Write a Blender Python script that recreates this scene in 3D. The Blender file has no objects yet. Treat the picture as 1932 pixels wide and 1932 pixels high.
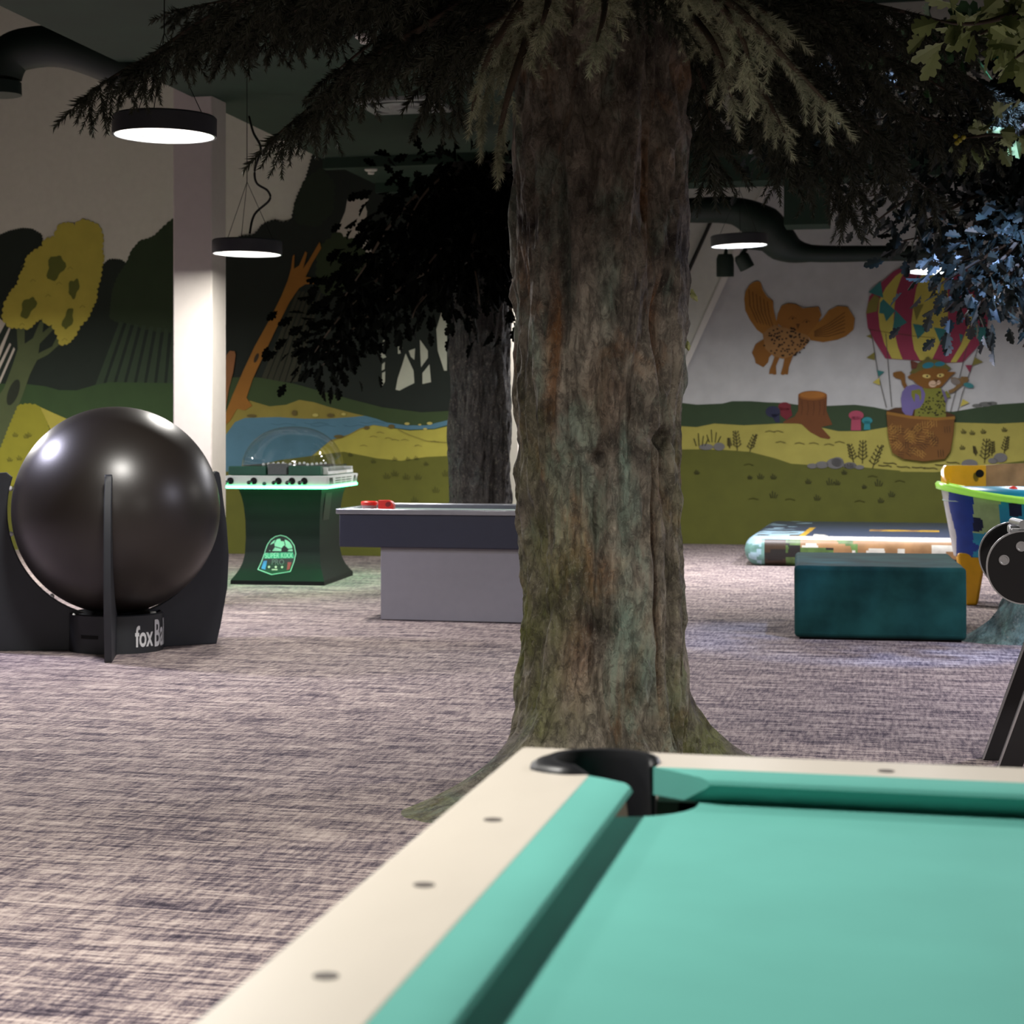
import bpy, bmesh, math, random
import numpy as np
from mathutils import Vector, Matrix, noise
random.seed(7)
rng = np.random.default_rng(11)
S = bpy.context.scene
COL = S.collection

# ------------------------------------------------------------------ camera measurements
F, CX, HY, CAM_H = 3600.0, 780.0, 815.0, 1.33
AX = math.radians(14.25)                       # the room is turned by this much from the view direction
U = Vector((math.cos(AX), -math.sin(AX), 0))   # along the back walls
V = Vector((math.sin(AX), math.cos(AX), 0))    # away, along the columns and the soffit

def P(px, py, d):
    """point at depth d seen at a place of the photograph"""
    return Vector(((px - CX) * d / F, d, CAM_H - (py - HY) * d / F))

def on_z(px, py, z):
    return P(px, py, (CAM_H - z) * F / (py - HY))

def rgb(h):
    h = h.lstrip('#')
    c = [int(h[i:i + 2], 16) / 255 for i in (0, 2, 4)]
    return tuple((x / 12.92 if x <= .04045 else ((x + .055) / 1.055) ** 2.4) for x in c)

# ------------------------------------------------------------------ materials
def mat(name, color, rough=.6, metal=0., var=.12, scale=14., bump=0., bscale=60., emit=0., ecol=None, spec=.5, coat=0., stretch=None):
    m = bpy.data.materials.new(name)
    m.use_nodes = True
    nt = m.node_tree
    b = nt.nodes['Principled BSDF']
    c = rgb(color) if isinstance(color, str) else color
    b.inputs['Roughness'].default_value = rough
    b.inputs['Metallic'].default_value = metal
    b.inputs['Specular IOR Level'].default_value = spec
    b.inputs['Coat Weight'].default_value = coat
    tc = nt.nodes.new('ShaderNodeTexCoord')
    vec = tc.outputs['Object']
    if stretch:
        mp = nt.nodes.new('ShaderNodeMapping')
        mp.inputs['Scale'].default_value = stretch
        nt.links.new(vec, mp.inputs['Vector'])
        vec = mp.outputs['Vector']
    n = nt.nodes.new('ShaderNodeTexNoise')
    n.inputs['Scale'].default_value = scale
    n.inputs['Detail'].default_value = 5
    nt.links.new(vec, n.inputs['Vector'])
    r = nt.nodes.new('ShaderNodeValToRGB')
    r.color_ramp.elements[0].position = .3
    r.color_ramp.elements[1].position = .7
    r.color_ramp.elements[0].color = (*[x * (1 - var) for x in c], 1)
    r.color_ramp.elements[1].color = (*[min(1, x * (1 + var)) for x in c], 1)
    nt.links.new(n.outputs['Fac'], r.inputs['Fac'])
    nt.links.new(r.outputs['Color'], b.inputs['Base Color'])
    if bump:
        n2 = nt.nodes.new('ShaderNodeTexNoise')
        n2.inputs['Scale'].default_value = bscale
        n2.inputs['Detail'].default_value = 6
        nt.links.new(vec, n2.inputs['Vector'])
        bp = nt.nodes.new('ShaderNodeBump')
        bp.inputs['Strength'].default_value = bump
        bp.inputs['Distance'].default_value = .01
        nt.links.new(n2.outputs['Fac'], bp.inputs['Height'])
        nt.links.new(bp.outputs['Normal'], b.inputs['Normal'])
    if emit:
        b.inputs['Emission Color'].default_value = (*(rgb(ecol) if ecol else c), 1)
        b.inputs['Emission Strength'].default_value = emit
    return m

def glass_mat(name, tint=(1, 1, 1), rough=.03, film=.16):
    """thin clear plastic: mostly lets light straight through, with a glossy film on it"""
    m = bpy.data.materials.new(name)
    m.use_nodes = True
    nt = m.node_tree
    nt.nodes.clear()
    o = nt.nodes.new('ShaderNodeOutputMaterial')
    t = nt.nodes.new('ShaderNodeBsdfTransparent')
    t.inputs['Color'].default_value = (*tint, 1)
    g = nt.nodes.new('ShaderNodeBsdfGlossy')
    g.inputs['Roughness'].default_value = rough
    lw = nt.nodes.new('ShaderNodeLayerWeight')
    lw.inputs['Blend'].default_value = .35
    fr = nt.nodes.new('ShaderNodeMath')
    fr.operation = 'POWER'
    fr.inputs[1].default_value = 3.5
    nt.links.new(lw.outputs['Facing'], fr.inputs[0])
    f2 = nt.nodes.new('ShaderNodeMath')
    f2.operation = 'MULTIPLY'
    f2.inputs[1].default_value = .5
    nt.links.new(fr.outputs[0], f2.inputs[0])
    nz = nt.nodes.new('ShaderNodeTexNoise')
    nz.inputs['Scale'].default_value = 6
    ad = nt.nodes.new('ShaderNodeMath')
    ad.operation = 'MULTIPLY_ADD'
    ad.inputs[1].default_value = film
    nt.links.new(nz.outputs['Fac'], ad.inputs[0])
    nt.links.new(f2.outputs[0], ad.inputs[2])
    mx = nt.nodes.new('ShaderNodeMixShader')
    nt.links.new(ad.outputs[0], mx.inputs['Fac'])
    nt.links.new(t.outputs[0], mx.inputs[1])
    nt.links.new(g.outputs[0], mx.inputs[2])
    nt.links.new(mx.outputs[0], o.inputs['Surface'])
    return m

# ------------------------------------------------------------------ objects
def thing(name, label, cat, loc=(0, 0, 0), rotz=0., group=None):
    o = bpy.data.objects.new(name, None)
    o.empty_display_size = .2
    COL.objects.link(o)
    o.location = loc
    o.rotation_euler = (0, 0, rotz)
    tag(o, label, cat, group)
    return o

def tag(o, label, cat, group=None):
    o['label'] = label
    o['category'] = cat
    if group:
        o['group'] = group
    return o

def finish(name, me, mats, parent=None, smooth=False):
    for m in (mats if isinstance(mats, (list, tuple)) else [mats]):
        me.materials.append(m)
    if smooth is True:
        for p in me.polygons:
            p.use_smooth = True
    elif smooth:
        me.set_sharp_from_angle(angle=math.radians(smooth)) if hasattr(me, 'set_sharp_from_angle') else None
        for p in me.polygons:
            p.use_smooth = True
    o = bpy.data.objects.new(name, me)
    COL.objects.link(o)
    if parent:
        o.parent = parent
    return o

def obj(name, bm, mats, parent=None, smooth=False, bevel=0., seg=2, recalc=True):
    if recalc:
        bmesh.ops.recalc_face_normals(bm, faces=bm.faces)
    me = bpy.data.meshes.new(name)
    bm.to_mesh(me)
    bm.free()
    o = finish(name, me, mats, parent, smooth)
    if bevel:
        b = o.modifiers.new('bevel', 'BEVEL')
        b.width = bevel
        b.segments = seg
        b.limit_method = 'ANGLE'
        b.angle_limit = math.radians(40)
        for p in me.polygons:
            p.use_smooth = True
        if hasattr(me, 'set_sharp_from_angle'):
            me.set_sharp_from_angle(angle=math.radians(50))
    return o

def struct(name, bm, mats, **k):
    o = obj(name, bm, mats, **k)
    o['kind'] = 'structure'
    return o

def NB():
    return bmesh.new()

def box(bm, lo, hi, M=None, mi=0):
    x0, y0, z0 = lo
    x1, y1, z1 = hi
    co = [(x0, y0, z0), (x1, y0, z0), (x1, y1, z0), (x0, y1, z0), (x0, y0, z1), (x1, y0, z1), (x1, y1, z1), (x0, y1, z1)]
    vs = [bm.verts.new(M @ Vector(c) if M else c) for c in co]
    for f in ((0, 3, 2, 1), (4, 5, 6, 7), (0, 1, 5, 4), (1, 2, 6, 5), (2, 3, 7, 6), (3, 0, 4, 7)):
        fc = bm.faces.new([vs[i] for i in f])
        fc.material_index = mi
    return bm

def rings(bm, secs, cap0=True, cap1=True, closed=True, mi=0, loop=False):
    """loft a list of rings (lists of points with equal length)"""
    vr = [[bm.verts.new(p) for p in s] for s in secs]
    n = len(vr[0])
    pairs = list(zip(vr[:-1], vr[1:]))
    if loop:
        pairs.append((vr[-1], vr[0]))
    for a, b in pairs:
        for i in range(n if closed else n - 1):
            j = (i + 1) % n
            f = bm.faces.new((a[i], a[j], b[j], b[i]))
            f.material_index = mi
    if not loop:
        for ring, on in ((vr[0], cap0), (vr[-1], cap1)):
            if on and len(ring) > 2:
                f = bm.faces.new(ring)
                f.material_index = mi
    return vr

def lathe(bm, prof, n=48, c=(0, 0), sx=1., sy=1., a0=0., a1=2 * math.pi, mi=0, caps=True):
    """profile of (radius, z) turned round the vertical axis"""
    full = abs(a1 - a0 - 2 * math.pi) < 1e-6
    m = n if full else n + 1
    secs = []
    for r, z in prof:
        secs.append([(c[0] + sx * r * math.cos(a0 + (a1 - a0) * i / n), c[1] + sy * r * math.sin(a0 + (a1 - a0) * i / n), z) for i in range(m)])
    return rings(bm, secs, cap0=caps and full, cap1=caps and full, closed=full, mi=mi)

def tube(bm, pts, r, n=10, mi=0, cap=True):
    pts = [Vector(p) for p in pts]
    rs = [float(x) for x in r] if isinstance(r, (list, tuple)) else [r] * len(pts)
    secs = []
    ref = Vector((0, 0, 1))
    for i, p in enumerate(pts):
        t = (pts[min(i + 1, len(pts) - 1)] - pts[max(i - 1, 0)]).normalized()
        a = ref.cross(t)
        if a.length < .05:
            a = Vector((1, 0, 0)).cross(t)
        a.normalize()
        b = t.cross(a)
        secs.append([p + rs[i] * (a * math.cos(2 * math.pi * k / n) + b * math.sin(2 * math.pi * k / n)) for k in range(n)])
    return rings(bm, secs, cap, cap, mi=mi)

def smooth_path(pts, k=6):
    """Catmull-Rom through the points"""
    pts = [Vector(p) for p in pts]
    out = []
    for i in range(len(pts) - 1):
        p0, p1, p2, p3 = pts[max(i - 1, 0)], pts[i], pts[i + 1], pts[min(i + 2, len(pts) - 1)]
        for s in range(k):
            t = s / k
            out.append(.5 * ((2 * p1) + (p2 - p0) * t + (2 * p0 - 5 * p1 + 4 * p2 - p3) * t * t + (3 * p1 - p0 - 3 * p2 + p3) * t ** 3))
    out.append(pts[-1])
    return out

def prism(bm, outline, d0, d1, mapf, mi=0, mi_side=None):
    """outline of 2D points made solid between depths d0 and d1; mapf(a, b, depth) -> point"""
    A = [bm.verts.new(mapf(a, b, d0)) for a, b in outline]
    B = [bm.verts.new(mapf(a, b, d1)) for a, b in outline]
    f = bm.faces.new(A)
    f.material_index = mi
    f = bm.faces.new(B[::-1])
    f.material_index = mi
    n = len(outline)
    for i in range(n):
        j = (i + 1) % n
        f = bm.faces.new((A[i], B[i], B[j], A[j]))
        f.material_index = mi if mi_side is None else mi_side
    return bm

def arc(cx, cy, r, a0, a1, n=12, ry=None):
    ry = r if ry is None else ry
    return [(cx + r * math.cos(math.radians(a0 + (a1 - a0) * i / n)), cy + ry * math.sin(math.radians(a0 + (a1 - a0) * i / n))) for i in range(n + 1)]

def text_faces(s, width=None, height=None, bold=0.):
    """the letters of a line of text as flat polygons: (verts, faces), centred, scaled to the given box"""
    cu = bpy.data.curves.new('lettering', 'FONT')
    cu.body = s
    cu.resolution_u = 3
    cu.offset = bold
    o = bpy.data.objects.new('lettering', cu)
    COL.objects.link(o)
    bpy.context.view_layer.update()
    dg = bpy.context.evaluated_depsgraph_get()
    me = o.evaluated_get(dg).to_mesh()
    vs = [v.co.copy() for v in me.vertices]
    fs = [tuple(p.vertices) for p in me.polygons]
    o.evaluated_get(dg).to_mesh_clear()
    bpy.data.objects.remove(o)
    bpy.data.curves.remove(cu)
    x0, x1 = min(v.x for v in vs), max(v.x for v in vs)
    y0, y1 = min(v.y for v in vs), max(v.y for v in vs)
    kx = width / (x1 - x0) if width else height / (y1 - y0)
    ky = height / (y1 - y0) if height else kx
    return [((v.x - (x0 + x1) / 2) * kx, (v.y - (y0 + y1) / 2) * ky) for v in vs], fs

def add_text(bm, s, mapf, width=None, height=None, mi=0, bold=0.):
    vs, fs = text_faces(s, width, height, bold)
    bv = [bm.verts.new(mapf(a, b)) for a, b in vs]
    for f in fs:
        try:
            fc = bm.faces.new([bv[i] for i in f])
            fc.material_index = mi
        except ValueError:
            pass
# ------------------------------------------------------------------ the room
def carpet_mat():
    m = bpy.data.materials.new('woven_carpet')
    m.use_nodes = True
    nt = m.node_tree
    b = nt.nodes['Principled BSDF']
    b.inputs['Roughness'].default_value = .95
    b.inputs['Specular IOR Level'].default_value = .15
    tc = nt.nodes.new('ShaderNodeTexCoord')
    rot = nt.nodes.new('ShaderNodeMapping')
    rot.inputs['Rotation'].default_value = (0, 0, AX)
    nt.links.new(tc.outputs['Object'], rot.inputs['Vector'])
    def streak(sx, sy, sc, det=4):
        mp = nt.nodes.new('ShaderNodeMapping')
        mp.inputs['Scale'].default_value = (sx, sy, 1)
        nt.links.new(rot.outputs['Vector'], mp.inputs['Vector'])
        n = nt.nodes.new('ShaderNodeTexNoise')
        n.inputs['Scale'].default_value = sc
        n.inputs['Detail'].default_value = det
        n.inputs['Roughness'].default_value = .65
        nt.links.new(mp.outputs['Vector'], n.inputs['Vector'])
        return n.outputs['Fac']
    def math_(op, a, b_):
        n = nt.nodes.new('ShaderNodeMath')
        n.operation = op
        for i, x in enumerate((a, b_)):
            if isinstance(x, (int, float)):
                n.inputs[i].default_value = x
            else:
                nt.links.new(x, n.inputs[i])
        return n.outputs[0]
    a = streak(1.6, 17, 3.2, 5)
    c = streak(17, 1.9, 3.2, 5)
    fine = streak(9, 70, 5, 2)
    fine2 = streak(70, 9, 5, 2)
    big = streak(1.1, 6.5, 1.7, 4)
    s = math_('ADD', math_('MULTIPLY', a, .42), math_('MULTIPLY', c, .28))
    s = math_('ADD', s, math_('MULTIPLY', fine, .22))
    s = math_('ADD', s, math_('MULTIPLY', fine2, .12))
    s = math_('ADD', s, math_('MULTIPLY', big, .24))
    r = nt.nodes.new('ShaderNodeValToRGB')
    r.color_ramp.elements[0].position = .545
    r.color_ramp.elements[0].color = (*rgb('#2d2733'), 1)
    r.color_ramp.elements[1].position = .735
    r.color_ramp.elements[1].color = (*rgb('#c9bab2'), 1)
    e = r.color_ramp.elements.new(.612)
    e.color = (*rgb('#6a5f66'), 1)
    e = r.color_ramp.elements.new(.652)
    e.color = (*rgb('#9b8c88'), 1)
    nt.links.new(s, r.inputs['Fac'])
    nt.links.new(r.outputs['Color'], b.inputs['Base Color'])
    bp = nt.nodes.new('ShaderNodeBump')
    bp.inputs['Strength'].default_value = .35
    bp.inputs['Distance'].default_value = .006
    nt.links.new(s, bp.inputs['Height'])
    nt.links.new(bp.outputs['Normal'], b.inputs['Normal'])
    return m

M_WHITE = mat('white_plaster', '#ccccc0', .85, var=.03, bump=.08, bscale=90)
M_COLUMN = mat('column_paint', '#cfc9c0', .75, var=.02)
M_GREEN = mat('dark_green_paint', '#142e20', .8, var=.15, scale=3)
M_GREENPIPE = mat('dark_green_duct_paint', '#11231a', .6, var=.15, scale=3)
M_BEIGE = mat('room_wall_paint', '#8d877f', .85, var=.04)

bm = NB()
box(bm, (-14, -3, -.1), (13, 25, 0), Matrix.Rotation(-AX, 4, 'Z'))
struct('floor', bm, carpet_mat())
bm = NB()
box(bm, (-14, -3, 6.3), (13, 25, 6.5), Matrix.Rotation(-AX, 4, 'Z'))
struct('ceiling', bm, M_GREEN)

def rm(p):      # world point -> room frame (along U, along V)
    return Vector((p.dot(U), p.dot(V), p.z))
def rw(a, b, z=0):
    return U * a + V * b + Vector((0, 0, z))
RM = Matrix.Rotation(-AX, 4, 'Z')

WL = on_z(650, 1048, 0)       # a floor point on the painted wall behind the spruces
WR = on_z(1283, 1026, 0)      # a floor point on the painted wall with the balloon
bL, bR = WL.dot(V), WR.dot(V)
aStep = P(1130, 900, 20.6).dot(U)      # the corner between the two, behind the big trunk

class Mural:
    """a wall that is painted with flat colours; every colour is a coat a little proud of the one below"""
    def __init__(s, b):
        s.b = b
        s.bm = NB()
        s.mats = []
        s.names = {}
        s.layer = 0
    def mi(s, color):
        if color not in s.names:
            s.names[color] = len(s.mats)
            s.mats.append(M_WHITE if color == 'plaster' else mat('mural_' + color.lstrip('#'), color, .85, var=.07, scale=5, bump=.05, bscale=80))
        return s.names[color]
    def pt(s, px, py):
        r = Vector(((px - CX) / F, 1, -(py - HY) / F))
        t = (s.b - .0012 * s.layer) / r.dot(V)
        p = r * t
        p.z += CAM_H
        p.z = max(p.z, .002)
        return p
    def poly(s, pts, color, step=True):
        if step:
            s.layer += 1
        vs = [s.bm.verts.new(s.pt(*p)) for p in pts]
        f = s.bm.faces.new(vs)
        f.material_index = s.mi(color)
        f.normal_update()
        if f.normal.dot(V) > 0:
            f.normal_flip()
        if len(pts) > 4:
            bmesh.ops.triangulate(s.bm, faces=[f])
    def polys(s, many, color):
        s.layer += 1
        for p in many:
            s.poly(p, color, False)
    def stroke(s, pts, w, color, step=True):
        """a brush line; w is its width in pixels of the photograph"""
        if step:
            s.layer += 1
        pts = [Vector(p) for p in pts]
        L, R = [], []
        for i, p in enumerate(pts):
            t = (pts[min(i + 1, len(pts) - 1)] - pts[max(i - 1, 0)])
            t = t.normalized() if t.length else Vector((1, 0))
            n = Vector((-t.y, t.x)) * w / 2
            L.append(p + n)
            R.append(p - n)
        for i in range(len(pts) - 1):
            s.poly([L[i], L[i + 1], R[i + 1], R[i]], color, False)

def crop(ox, oy, k):
    return lambda pts: [(ox + x / k, oy + y / k) for x, y in pts]

def ell(cx, cy, rx, ry, n=18, rot=0., wob=0.):
    out = []
    for i in range(n):
        a = 2 * math.pi * i / n
        k = 1 + wob * math.sin(3 * a + cx) + wob * math.sin(5 * a + cy)
        x, y = rx * k * math.cos(a), ry * k * math.sin(a)
        c, s_ = math.cos(rot), math.sin(rot)
        out.append((cx + x * c - y * s_, cy + x * s_ + y * c))
    return out

def scallop(pts, size, amp=.45, closed=True):
    """turn every edge into a row of small rounded bumps"""
    out = []
    n = len(pts)
    area = sum(pts[i][0] * pts[(i + 1) % n][1] - pts[(i + 1) % n][0] * pts[i][1] for i in range(n))
    sg = -1 if area > 0 else 1
    for i in range(n if closed else n - 1):
        a, b = Vector(pts[i]), Vector(pts[(i + 1) % n])
        L = (b - a).length
        k = max(1, int(round(L / size)))
        nn = Vector((-(b - a).y, (b - a).x)).normalized() * sg if L else Vector((0, 0))
        for j in range(k):
            p, q = a + (b - a) * j / k, a + (b - a) * (j + 1) / k
            for t in (0, .25, .5, .75):
                h = amp * L / k * math.sin(math.pi * t)
                w = p + (q - p) * t + nn * h
                out.append((w.x, w.y))
    if not closed:
        out.append(tuple(pts[-1]))
    return out

def tuft(mu, x, y, s, color, w=1.3):
    for dx, h in ((-.5, .6), (-.15, 1.), (.25, .8), (.6, .5)):
        mu.stroke([(x + dx * s * .6, y), (x + dx * s, y - h * s)], w, color, False)

def sapling(mu, x, y, h, lean, color, w=1.5):
    top = (x + lean * h, y - h)
    mu.stroke([(x, y), (x + lean * h * .4, y - h * .5), top], w, color, False)
    for k in range(1, 6):
        t = k / 6
        bx, by = x + lean * h * t, y - h * t
        l = h * .32 * (1.1 - t * .5)
        for sg in (-1, 1):
            mu.stroke([(bx, by), (bx + sg * l * .7, by - l * .55)], w * .8, color, False)
            mu.stroke([(bx + sg * l * .45, by - l * .35), (bx + sg * l * .5, by - l * .75)], w * .7, color, False)

# ---- the forest wall
A = Mural(bL)
a0, a1 = -12.5, aStep
vs = [A.bm.verts.new(rw(a, bL, z)) for a, z in ((a0, 0), (a1, 0), (a1, 6.3), (a0, 6.3))]
A.bm.faces.new(vs).material_index = A.mi('plaster')
vs = [A.bm.verts.new(rw(a, bL + .2, z)) for a, z in ((a0, 0), (a1, 0), (a1, 6.3), (a0, 6.3))]
A.bm.faces.new(vs[::-1])
k2 = crop(0, 400, 3.864)
k4 = crop(400, 700, 3.22)
k5 = crop(420, 300, 3.331)
FOREST, FOREST2, MEADOW, SAND, OLIVE, ORANGE, RIVER = '#17231b', '#26371f', '#2f4724', '#a39b40', '#595a18', '#8f5f1e', '#4c7488'
# ground down to the skirting
A.poly([(-160, 880), (425, 860), (1010, 830), (1010, 1075), (-160, 1075)], OLIVE)
# far forest
A.poly(scallop(k2([(-560, 420), (-300, 150), (-120, 180), (0, 170), (70, 140), (160, 120), (230, 125), (300, 165), (330, 300), (740, 400), (790, 350), (830, 345), (880, 350), (960, 400), (1300, 420)]), 5, .45, False)
       + k2([(1300, 1420), (560, 1420), (-560, 1420)]), FOREST)
A.polys([k2(q) for q in ([(-8, 770), (40, 812), (-8, 900)], [(-8, 1000), (66, 840), (76, 852), (-8, 1075)],
                         [(-8, 1110), (70, 955), (82, 965), (-8, 1160)], [(-8, 1230), (100, 985), (110, 1000), (-8, 1270)])], '#b9b2a6')
# leaning dark tree beside the column
A.poly(scallop(k2([(1400, -60), (1243, 65), (1180, 120), (1130, 170), (1080, 195), (1020, 210), (960, 280), (920, 380), (860, 470), (820, 580), (808, 680), (800, 770), (850, 800), (940, 810), (1050, 850), (1150, 870), (1400, 880)]), 9, .2), FOREST2)
A.polys([[(k2([(870 + 55 * i, 800 + 8 * i)])[0]), k2([(900 + 55 * i, 805 + 8 * i)])[0], k2([(745 + 75 * i, 1275)])[0], k2([(690 + 75 * i, 1275)])[0]] for i in range(9)], '#2c3d2a')
A.poly(k2([(-560, 1240), (200, 1255), (330, 1270), (430, 1298), (560, 1300), (690, 1262), (800, 1240), (1400, 1250), (1400, 1900), (-560, 1900)]), MEADOW)
# grey-green trunk, then the yellow crown over it
A.poly(k2([(120, 830), (180, 850), (180, 960), (240, 920), (290, 800), (320, 790), (310, 880), (370, 830), (395, 850), (290, 960), (280, 1030), (380, 980), (420, 900), (440, 960), (350, 1040), (270, 1080), (220, 1180), (170, 1320), (120, 1450), (60, 1600), (0, 1760), (-100, 1990), (-300, 1990), (-120, 1500), (30, 1280), (90, 1120), (130, 1000)]), '#4c5736')
A.poly(k2(ell(97, 1315, 38, 100, rot=.35)), '#222a1c')
A.poly(scallop(k2([(30, 690), (20, 780), (70, 840), (170, 845), (220, 845), (260, 800), (310, 770), (335, 815), (380, 820), (420, 900), (440, 970), (500, 955), (540, 910), (580, 830), (640, 770), (670, 700), (700, 640), (705, 560), (730, 480), (740, 400), (755, 340), (740, 270), (750, 190), (725, 110), (690, 85), (630, 60), (580, 65), (545, 105), (510, 80), (450, 85), (415, 130), (400, 180), (330, 200), (310, 250), (240, 290), (195, 330), (180, 400), (150, 450), (130, 530), (80, 580), (50, 640)]), 10, .3), '#b3a945')
A.polys([k2(ell(*e, n=22, rot=r, wob=.13)) for e, r in (((405, 405, 60, 95), .35), ((538, 555, 38, 70), .2), ((205, 695, 45, 85), .5), ((497, 780, 34, 80), .3))], '#5d6424')
A.layer += 1
for x, y in ((170, 395), (240, 500), (350, 610), (430, 520), (510, 410), (160, 820), (470, 930), (600, 690)):
    A.stroke(k2([(x - 18, y + 8), (x, y - 10), (x + 20, y + 6)]), .8, '#6d682a', False)
# bush and pale path by the ball
A.poly(scallop(k2([(-560, 1990), (-200, 1800), (0, 1740), (70, 1560), (135, 1410), (200, 1400), (270, 1410), (320, 1470), (350, 1560), (420, 1990)]), 9, .25), '#8a8725')
A.poly(k2([(290, 1420), (400, 1470), (560, 1540), (900, 1560), (1400, 1600), (1400, 1990), (420, 1990), (370, 1590), (330, 1500)]), SAND)
A.layer += 1
for x, y in ((110, 1640), (190, 1650), (70, 1820), (140, 1810), (210, 1640)):
    tuft(A, *k2([(x, y)])[0], 9, '#4b4a16')
# middle of the forest wall
A.poly(scallop(k5([(560, -330), (560, -40), (515, 120), (460, 230), (430, 350), (420, 380), (370, 390), (330, 375), (280, 390), (240, 410), (220, 440), (190, 470), (100, 480), (20, 600)]), 7, .35, False)
       + k5([(-20, 700), (-20, 1420), (450, 1460), (700, 1540), (1450, 1640), (1950, 1650), (1950, -330)]), '#141d16')
A.poly(k5([(785, 250), (920, 250), (895, 290), (908, 330), (900, 400), (882, 450), (890, 490), (925, 530), (940, 608), (890, 580), (855, 530), (810, 510), (765, 525), (750, 470), (710, 455), (740, 400), (770, 330)]), '#b9b4a8')
A.poly(scallop(k5([(600, 560), (680, 500), (720, 460), (760, 490), (830, 510), (870, 560), (930, 610), (940, 680), (880, 720), (820, 800), (740, 830), (640, 850), (590, 780)]), 14, .25), '#243216')
A.poly(scallop(k5([(520, 130), (620, 60), (700, 150), (690, 330), (600, 420), (470, 400), (450, 300)]), 14, .25), '#1a2718')
A.polys([k5([(470 + 26 * i, 830 + 6 * i), (490 + 26 * i, 830), (270 + 40 * i, 1400), (235 + 40 * i, 1400)]) for i in range(6)], '#2f3021')
# pale gaps between the far trunks
gaps = [[(1008, 1138), (1042, 1138), (1034, 1185), (1020, 1225), (1006, 1185)], [(992, 1195), (1030, 1245), (996, 1258)], [(1002, 1290), (1020, 1275), (1018, 1320), (1000, 1330)],
        [(1002, 1345), (1022, 1335), (1020, 1400), (1002, 1428)], [(1100, 1140), (1122, 1150), (1130, 1185), (1118, 1222), (1102, 1225)],
        [(1150, 1222), (1200, 1330), (1205, 1408), (1160, 1430), (1112, 1455), (1087, 1450), (1100, 1380), (1130, 1290)], [(1170, 1205), (1210, 1190), (1205, 1262), (1182, 1242)],
        [(1240, 1135), (1290, 1205), (1290, 1250), (1247, 1308), (1242, 1210)], [(1300, 1290), (1310, 1402), (1256, 1414), (1256, 1345)],
        [(1385, 930), (1410, 1040), (1410, 1330), (1392, 1330), (1352, 1205), (1343, 1070)]]
A.polys([k5(g) for g in gaps], '#b5b8a6')
A.poly(k5([(-20, 1372), (220, 1372), (450, 1412), (700, 1482), (1000, 1560), (1250, 1592), (1450, 1582), (1950, 1570), (1950, 1760), (-20, 1760)]), '#334522')
A.poly(k4([(50, 350), (140, 240), (230, 180), (350, 215), (450, 205), (530, 175), (620, 190), (700, 215), (830, 250), (940, 275), (1100, 330), (1100, 480), (50, 700)]), '#877b35')
A.poly(k4([(60, 420), (140, 310), (200, 285), (400, 280), (560, 290), (700, 290), (850, 280), (930, 272), (1000, 290), (1060, 312), (1180, 330), (1300, 330), (1460, 292), (1900, 240), (1900, 300), (1460, 320), (1350, 350), (1200, 356), (1080, 342), (980, 327), (900, 347), (830, 385), (720, 420), (600, 520), (60, 640)]), RIVER)
A.layer += 1
for k, (x, y) in enumerate(((360, 320), (560, 315), (600, 330), (800, 330), (900, 310))):
    A.stroke(k4([(x, y), (x + 40, y + 8), (x + 90, y - 2), (x + 150, y + 8)]), .9, '#3a5a6c', False)
A.poly(k4([(560, 560), (700, 440), (820, 398), (900, 358), (980, 330), (1080, 346), (1200, 362), (1350, 355), (1460, 330), (1900, 300), (1900, 520), (1460, 515), (1300, 522), (1150, 545), (1000, 530), (800, 490)]), SAND)
A.poly(k4([(50, 620), (420, 540), (800, 490), (1000, 530), (1150, 545), (1300, 522), (1460, 515), (1900, 520), (1900, 1210), (50, 1210)]), OLIVE)
A.poly(k5([(-30, 1720), (10, 1620), (60, 1490), (130, 1330), (200, 1180), (300, 1000), (370, 860), (410, 760), (430, 690), (440, 610), (452, 600), (448, 690), (480, 670), (520, 580), (532, 590), (505, 690), (540, 640), (610, 520), (620, 560), (560, 660), (522, 740), (600, 755), (590, 785), (520, 787), (480, 812), (420, 900), (330, 1080), (250, 1250), (190, 1380), (150, 1500), (185, 1550), (140, 1580), (90, 1570), (50, 1640)]), ORANGE)
A.poly(k5(ell(212, 1250, 12, 32, rot=.4)), '#2f2412')
A.poly(k5([(-30, 1560), (0, 1400), (25, 1230), (45, 1205), (75, 1208), (82, 1230), (66, 1340), (40, 1440), (20, 1560)]), '#8a5c36')
A.polys([k4(ell(*e)) for e in ((1185, 320, 16, 8), (1322, 318, 17, 9), (1262, 326, 10, 5), (1295, 352, 12, 6), (628, 268, 18, 10), (800, 262, 14, 8), (1455, 280, 9, 10))], '#b3a75c')
A.polys([k4(ell(*e)) for e in ((720, 270, 22, 12), (1090, 338, 20, 14), (940, 345, 18, 12), (770, 398, 30, 10), (500, 255, 16, 18), (240, 272, 30, 9))], '#5f5226')
A.layer += 1
for x, y in ((1110, 545), (1190, 545), (1240, 540), (1060, 655), (1110, 640), (1180, 660), (1250, 660), (1360, 740), (1230, 800), (980, 560), (840, 520), (1300, 575), (1420, 640)):
    tuft(A, *k4([(x, y)])[0], 8 if y < 600 else 12, '#2c2e0e', .8)
for x, y in ((1000, 375), (960, 400), (1050, 410), (1090, 420), (1150, 420), (1330, 430), (900, 455), (1230, 455)):
    A.stroke(k4([(x, y), (x + 20, y - 6), (x + 45, y + 3)]), .8, '#5f5626', False)
A.stroke(k4([(1130, 355), (1190, 385), (1300, 425), (1440, 435)]), .9, '#5f5626')
struct('wall_back_left', A.bm, A.mats, recalc=False)

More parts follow.
